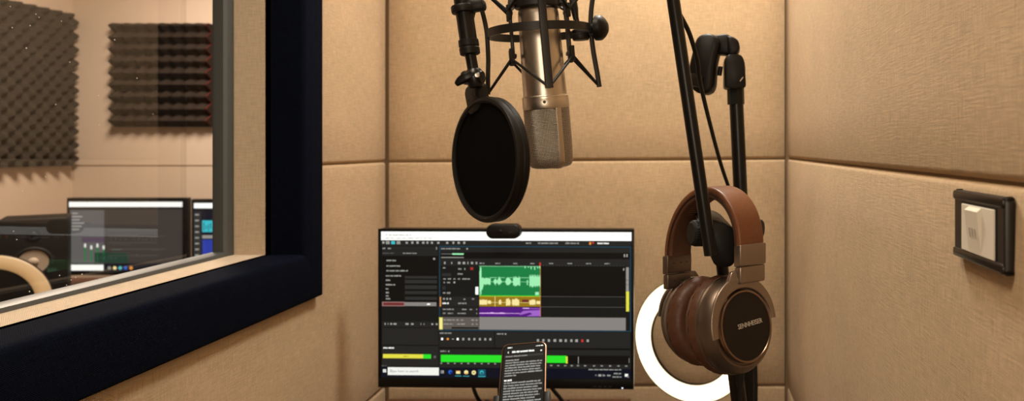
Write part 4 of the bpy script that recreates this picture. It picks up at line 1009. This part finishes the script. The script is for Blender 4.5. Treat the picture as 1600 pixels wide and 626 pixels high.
# stitched ridges of the padding under the apex
g = MB()
for t in [pi * (.5 + .02 * k) for k in range(0, 12)]:
    g.tube([HM @ V(((hx - .0099) * cos(t), yy, (hz - .0099) * sin(t))) for yy in (-.011, 0, .011)], .0009, 6)
g.build('padding_fold', M['leatherdark'], hb)
for sx in (-1, 1):
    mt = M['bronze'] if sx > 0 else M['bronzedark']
    g = MB(); g.box((sx * hx, 0, -.011), (.0115, .0385, .0235), HM, .0016, 3); s1 = g.build('slider', mt, hp)
    g = MB(); g.box((sx * (hx - .0002), 0, -.0325), (.0105, .0375, .0190), HM, .0022, 3); s2 = g.build('slider', mt, hp)
    if sx < 0:
        for (yy, zz) in ((-.009, -.010), (.002, -.010), (.011, -.010)):
            g = MB(); g.box((-hx + .0058, yy, zz), (.0006, .0026, .0010), HM); lab(g.build('slider_mark', M['screw'], s1), 'small dark mark on the slider')
            g = MB(); g.box((-hx + .0054, yy + .001, zz - .0225), (.0006, .0012, .0016), HM); lab(g.build('slider_mark', M['screw'], s2), 'small dark mark on the slider')
    # cup
    if sx > 0: outd = V((.50, -.85, .17)).normalized(); ctr = P(1166, 509, .733)
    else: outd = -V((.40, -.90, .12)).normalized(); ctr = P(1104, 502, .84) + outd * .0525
    CS = 1.06
    Uc = (V((0, 0, 1)) - outd * outd.z).normalized()
    CMx = axes(Uc * CS, outd.cross(Uc) * CS, outd * CS, ctr)      # local x up, z outward
    RU, RB = 1.0, .89
    # yoke pivot between slider and cup
    g = MB(); g.tube([HM @ V((sx * (hx - .0005), 0, -.036)), CMx @ V((.052, 0, -.006))], [.0066, .0062], 18); g.build('hinge', mt, hp)
    # ear pad
    def wr(p, a, i):
        k = 1 + .010 * sin(a * 46 + .8 * sin(a * 7)) * (1 if i in (3, 4, 5, 12, 13) else .25) + .006 * sin(a * 19 + i)
        return V((p.x * k, p.y * k, p.z))
    n = 16; sec = []
    for i in range(n + 1):
        t = 2 * pi * i / n; sec.append((.0375 + .0145 * cos(t), -.0395 + .0142 * sin(t)))
    g = MB(); g.lathe(sec, CMx, 120, RU, RB, fn=wr); epd = g.build('ear_pad', M['leatherdark'], hp, smooth=60)
    g = MB(); g.lathe([(.0, -.030), (.03, -.030), (.034, -.033)], CMx, 48, RU, RB); g.build('inner_cloth', M['rubber'], epd)
    # cup shell
    g = MB(); g.lathe([(.0485, -.0290), (.0508, -.0275), (.0512, -.0245), (.0500, -.0225), (.0503, -.0210), (.0490, -.0150), (.0455, -.0085), (.0415, -.0050), (.0395, -.0050), (.0390, -.0065), (.0375, -.0065), (0, -.0065)], CMx, 80, RU, RB); g.build('cup_shell', M['bronzedark'], hp, smooth=30)
    g = MB(); g.lathe([(.0372, -.0070), (.0372, -.0005), (.0360, .0012), (.0345, .0014), (.0340, .0006)], CMx, 80, RU, RB); lab(g.build('plate_rim', M['copper'], hp, smooth=35), 'thin copper coloured rim')
    g = MB(); g.lathe([(.0345, .0004), (.02, .0013), (0, .0016)], CMx, 80, RU, RB); pl_ = g.build('outer_plate', M['plate'], hp)
    if sx > 0:
        vs, fs = text_geo('SENNHEISER', .0098, .0004, False)
        # reading direction: to the right as seen from outside
        xr = Uc.cross(outd).normalized(); tilt = .10
        ex = (xr * cos(tilt) + Uc * sin(tilt)); ey = outd.cross(ex); TM = axes(ex, ey, outd, ctr + outd * .0021 + Uc * .002 + xr * .004)
        wmax = max(v.x for v in vs) - min(v.x for v in vs); kx = .0335 / wmax
        g = MB(); g.add([V((v.x * kx, v.y * kx * 1.2, v.z)) for v in vs], fs, None, 0, TM); lab(g.build('lettering', M['lettering'], pl_, smooth=0), 'pale lettering across the cup plate')
    # yoke fork: broad half ring round the cup
    path = []; scs = []
    for i in range(49):
        t = radians(-84 + 184 * i / 48); rr = (.0452 if t > 0 else .0452 + t * .0028) if sx > 0 else .0425
        path.append(CMx @ V((rr * cos(t), rr * RB * sin(t), .0006))); scs.append(max(.62, 1.12 - abs(t) * .26) if t > 0 else max(.45, 1.12 - abs(t) * .5))
    sd = [(p - (CMx @ V((0, 0, .0006)))).normalized() for p in path]
    g = MB(); g.sweep(path, rrect(.0128, .0044, .0018, 4), sd, scale=scs)
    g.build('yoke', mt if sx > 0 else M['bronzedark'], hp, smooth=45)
    g = MB(); g.prism([(.040, -.014), (.046, -.019), (.056, -.013), (.058, 0), (.056, .013), (.046, .019), (.040, .014)], -.0030, .0026, CMx, bev=.0012); g.build('yoke_shoulder', mt, hp, smooth=40)
# lead from the right cup
ctr = P(1165, 509, .733); c0 = ctr - U * .052 + V((-.004, .018, 0))
g = MB(); g.tube([c0 + U * .004, c0 - V((0, 0, .008)), c0 - V((0, 0, .022))], [.0058, .005, .0034], 14); cn = g.build('cable_plug', M['rubber'], hp)
g = MB(); g.tube([c0 - V((0, 0, .018)), c0 + V((.001, .002, -.06)), c0 + V((.004, .012, -.2)), c0 + V((.006, .02, -.5)), c0 + V((.006, .02, -.62))], .0021, 10, smooth=8); g.build('lead', M['rubber'], hp)

# ------------------------------------------------------------------ light switch on the right wall
dirw = V((XR(1) - XR(0), 1, 0)).normalized()     # along the wall, away from camera
nw = V((-dirw.y, dirw.x, 0))                      # into the room
def SW(px, py):
    t = (px - CX) / F; Y = .2397 / (t - .0476); return V((XR(Y), Y, H + (CY - py) / F * Y))
s0, s1 = SW(1500.5, 300), SW(1582, 306)
cy_ = (s0.y + s1.y) / 2; wS = (s0 - s1).length; zt_, zb_ = H - .0375, H - .0958
cs = V((XR(cy_), cy_, (zt_ + zb_) / 2))
# wall local: x = to the viewer's right (towards camera), y = up, z = into the room
XM = axes(-dirw, (0, 0, 1), nw, cs)
hS = zt_ - zb_
ls = thing('light_switch', 'dark brown light switch plate with a white rocker on the right wall', 'light switch', tuple(cs - V((0, 0, hS / 2))))
g = MB(); g.prism(rrect(wS, hS, .0022, 5), -.003, .0055, XM, bev=.0022); fr = g.build('frame', M['switchdark'], ls, smooth=40)
g = MB(); i0, i1 = SW(1515, 300), SW(1567, 300)
wi, hi = (i0 - i1).length, hS * .675; ci = (cy_ - (i0.y + i1.y) / 2, -hS * .02)
IM = XM @ Matrix.Translation((ci[0], ci[1], 0))
for sy in (1, -1):
    g = MB(); g.prism(rrect(wS * .99, hS * .135, .003, 5), .0045, .0070, XM @ Matrix.Translation((0, sy * hS * .428, 0)), bev=.0012); lab(g.build('trim_bar', M['switchdark'], fr, smooth=40), 'glossy dark raised strip along the plate edge')
g = MB(); g.prism(rrect(wi + .004, hi + .0025, .001, 3), .0050, .0059, IM); g.build('recess', M['rubber'], ls, smooth=30)
g = MB(); g.prism(rrect(wi, hi, .0008, 3), .0051, .0071, IM, bev=.0006); md = g.build('module', M['switchwhite'], ls, smooth=30)
g = MB()
xa, xb = -wi * .24, wi * .14
vsr = [V((xa, -hi / 2 + .001, .0071)), V((xb, -hi / 2 + .001, .0071)), V((xb, hi / 2 - .004, .0105)), V((xa - wi * .02, hi / 2 - .004, .0105)), V((xb, hi / 2 - .001, .0071)), V((xa, hi / 2 - .001, .0071))]
g.add(vsr, [[0, 1, 2, 3], [3, 2, 4, 5], [0, 3, 5], [1, 4, 2]], None, 0, IM); rk = g.build('rocker', M['switchwhite'], ls, smooth=0)
g = MB()
for i in range(3): g.box((xa + wi * (.10 + .085 * i), -.001, .0090), (.0012, .0075, .0008), IM @ Matrix.Rotation(radians(6), 4, 'X') )
g.build('grip_mark', M['switchmark'], rk)

# ------------------------------------------------------------------ control room monitors and speaker
def far_monitor(x0, x1, y0, y1, Y, label, kind):
    c = P((x0 + x1) / 2, (y0 + y1) / 2, Y); k = Y / F; w, h = (x1 - x0) * k, (y1 - y0) * k
    mt = Matrix.Translation(c); root = thing('computer_monitor', label, 'monitor', (c.x, c.y + .05, .74))
    g = MB(); g.box((0, .018, 0), (w, .03, h), mt, .003); cas = g.build('casing', M['bezel'], root)
    sx0, sx1, sy0, sy1 = x0 + 6, x1 - 5, y0 + 5, y1 - 6
    q = UI(mt, k, ((x0 + x1) / 2, (y0 + y1) / 2))
    g = MB(); g.add([q.loc(sx0, sy1, -2 + 30), q.loc(sx1, sy1, 28), q.loc(sx1, sy0, 28), q.loc(sx0, sy0, 28)], [[0, 1, 2, 3]], None, 0, mt)
    s = g.build('screen', e('far', (58, 54, 50)), root, smooth=0, recalc=False)
    rr = lambda p, m_, a, b, c_, d, l=32: q.rect(p, m_, a, b, c_, d, l)
    rr('title_bar', E['white'], sx0, sy0 + 1, sx1, sy0 + 9)
    rr('title_bar', E['dark'], sx0, sy0 + 9, sx1, sy0 + 12)
    if kind == 0:
        rr('mixer_panel', e('farp', (98, 96, 96)), sx0 + 2, sy0 + 14, sx0 + 55, sy1 - 12)
        for i in range(6): rr('mixer_panel', E['text'], sx0 + 5, sy0 + 18 + i * 5, sx0 + 14 + (i * 7) % 11, sy0 + 20 + i * 5, 36)
        for i in range(4):
            x = sx0 + 24 + i * 9.6; rr('mixer_panel', E['green'], x, sy1 - 40, x + 2.6, sy1 - 17, 36); rr('mixer_panel', E['search'], x, sy1 - 44 + (i * 3) % 6, x + 3, sy1 - 38 + (i * 3) % 6, 40)
        rr('mixer_panel', e('farv', (88, 72, 90)), sx0 + 20, sy1 - 54, sx0 + 55, sy1 - 46, 36)
        rr('track_view', e('fart', (62, 56, 52)), sx0 + 55, sy0 + 13, sx1, sy1 - 16)
        for i in range(5): rr('track_view', e('farl', (82, 76, 70)), sx0 + 62, sy0 + 44 + i * 10, sx1 - 40 + (i * 13) % 25, sy0 + 45.5 + i * 10, 36)
        rr('track_view', e('farg', (30, 62, 48)), sx0 + 40, sy1 - 30, sx0 + 92, sy1 - 14, 36)
        rr('task_bar', E['navy'], sx0, sy1 - 13, sx1, sy1); rr('task_bar', E['white'], sx0 + 3, sy1 - 11, sx0 + 54, sy1 - 2, 36)
        for i, c_ in enumerate(('faint', 'cream', 'cyan', 'blue', 'orange')): q.disc('task_bar', E[c_], sx0 + 63 + i * 8.5, sy1 - 6, 2.8, 36)
    else:
        rr('track_view', E['navy'], sx0, sy0 + 12, sx1, sy1); rr('track_view', E['panel2'], sx0, sy0 + 14, sx0 + 11, sy1 - 8, 36)
        rr('track_view', E['cyan'], sx0 + 13, sy0 + 28, sx0 + 70, sy0 + 46, 36); rr('track_view', E['faint'], sx0 + 13, sy0 + 51, sx0 + 60, sy0 + 56, 36); rr('track_view', E['bluescr'], sx0 + 13, sy0 + 58, sx0 + 80, sy1 - 10, 36)
        for i in range(8): rr('track_view', E['text'], sx0 + 2, sy0 + 18 + i * 9, sx0 + 8, sy0 + 20 + i * 9, 40)
        for i in range(14): rr('track_view', E['teal'], sx0 + 15 + i * 3.6, sy0 + 31 + (i * 5) % 7, sx0 + 16.4 + i * 3.6, sy0 + 44 - (i * 3) % 6, 40)
    q.build(s)
    g = MB(); g.box((c.x, c.y + .05, (.74 + c.z - .05) / 2 + .003), (.05, .02, c.z - .05 - .74), None, .003); g.build('stand_neck', M['bezel'], root)
    g = MB(); g.box((c.x, c.y + .05, .746), (.22, .16, .012), None, .003); g.build('stand_foot', M['bezel'], root)
far_monitor(103, 291, 309, 430, 2.9, 'monitor seen through the glass beside the loudspeaker with a white title bar', 0)
far_monitor(298, 480, 311, 430, 2.9, 'monitor with a blue and cyan screen partly behind the window frame', 1)
sp = thing('studio_speaker', 'black studio loudspeaker with a pale cone seen through the glass', 'speaker', (P(48, 0, 2.55).x, 2.63, .74))
Ysp = 2.55; c = P(52, 0, Ysp)
rot = Matrix.Rotation(radians(38), 4, 'Z')
hS2 = Z(.270) - .74; SM = Matrix.Translation((c.x, Ysp, .74 + hS2 / 2)) @ rot
g = MB(); g.box((0, .10, 0), (.195, .20, hS2), SM, .006, 3); g.build('cabinet', M['speakerbox'], sp)
zc = P(53, 409, Ysp).z - (.74 + hS2 / 2)
def dsc(r0, prof, zz, name, mt, xx=.0):
    g = MB(); g.lathe([(p_[0] * .74, p_[1]) for p_ in prof], SM @ Matrix.Translation((xx, 0, zz)) @ Matrix.Rotation(radians(90), 4, 'X'), 48); return g.build(name, mt, sp)
w_ = dsc(0, [(.078, -.001), (.078, .003), (.070, .006), (.064, .004), (.060, .001)], zc, 'woofer_surround', M['rubber'])
dsc(0, [(.060, .001), (.040, .0005), (.022, .0005), (.020, .004), (.012, .009), (0, .011)], zc, 'woofer_cone', M['cone'])
dsc(0, [(.030, -.001), (.030, .003), (.022, .003), (.014, .001), (.008, .004), (0, .006)], zc + .105, 'tweeter', M['blackm'])

# added glowing ring behind the glass, stands in for the booth ring light's reflection
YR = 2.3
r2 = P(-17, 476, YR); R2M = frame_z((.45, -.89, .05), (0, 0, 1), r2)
rl2 = thing('ring_light', 'added amber glowing ring behind the glass standing in for a ring light reflection', 'ring light', (r2.x, r2.y, 0))
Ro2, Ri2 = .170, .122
g = MB(); g.lathe([((Ro2 + Ri2) / 2 + (Ro2 - Ri2) / 2 * cos(pi * i / 10) * .97, .004 + .008 * sin(pi * i / 10)) for i in range(11)], R2M, 96); g.build('diffuser', M['ring_reflection'], rl2)
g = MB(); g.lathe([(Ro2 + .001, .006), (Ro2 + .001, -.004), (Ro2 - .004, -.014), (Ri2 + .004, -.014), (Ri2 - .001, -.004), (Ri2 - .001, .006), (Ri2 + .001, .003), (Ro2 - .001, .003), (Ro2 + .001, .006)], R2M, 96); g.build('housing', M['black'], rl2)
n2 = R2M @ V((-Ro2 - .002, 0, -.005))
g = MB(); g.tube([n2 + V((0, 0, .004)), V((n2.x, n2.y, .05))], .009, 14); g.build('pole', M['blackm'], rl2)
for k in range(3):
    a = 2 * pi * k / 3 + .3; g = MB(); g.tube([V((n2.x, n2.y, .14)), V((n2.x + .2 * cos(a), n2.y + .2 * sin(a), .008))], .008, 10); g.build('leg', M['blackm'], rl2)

# ------------------------------------------------------------------ lights
def area(name, loc, size, energy, col, target=None, shape='DISK', spread=180):
    l = bpy.data.lights.new(name, 'AREA'); l.energy = energy; l.color = col; l.size = size; l.shape = shape; l.spread = radians(spread)
    o = bpy.data.objects.new(name, l); COL.objects.link(o); o.location = loc
    if target: o.rotation_euler = (V(target) - V(loc)).to_track_quat('-Z', 'Y').to_euler()
    return o
warm = (1.0, .86, .655)
area('booth_downlight', (.02, 1.30, 2.40), .30, 19.5, (1.0, .955, .85))
area('booth_ceiling_fill', (-.38, .30, 2.40), .40, 12, warm)  # unseen fill light, added to brighten the fronts of objects
area('rear_fill_light', (-.1, -1.42, 1.5), .50, 9.5, warm, (-.2, 1.2, 1.15))  # unseen fill added behind the camera to lift the wall under the window
area('control_room_lamp', (-1.9, 2.4, 2.40), .5, 52, (1.0, .84, .68))
w = bpy.data.worlds.new('world'); SC.world = w; w.use_nodes = True
w.node_tree.nodes['Background'].inputs[0].default_value = (1, .85, .7, 1); w.node_tree.nodes['Background'].inputs[1].default_value = 0.02

# ------------------------------------------------------------------ camera
cd = bpy.data.cameras.new('camera'); co = bpy.data.objects.new('camera', cd); COL.objects.link(co)
co.location = (0, 0, H); co.rotation_euler = (radians(90), 0, 0)
cd.sensor_width = 36; cd.lens = F / 1600 * 36; cd.shift_x = (800 - CX) / 1600; cd.shift_y = -(313 - CY) / 1600
cd.clip_start = .02; cd.dof.use_dof = True; cd.dof.focus_distance = .80; cd.dof.aperture_fstop = 6.0
SC.camera = co
vs_ = SC.view_settings; vs_.view_transform = 'Standard'; vs_.look = 'None'; vs_.gamma = 1; vs_.exposure = 0.0; vs_.use_curve_mapping = False
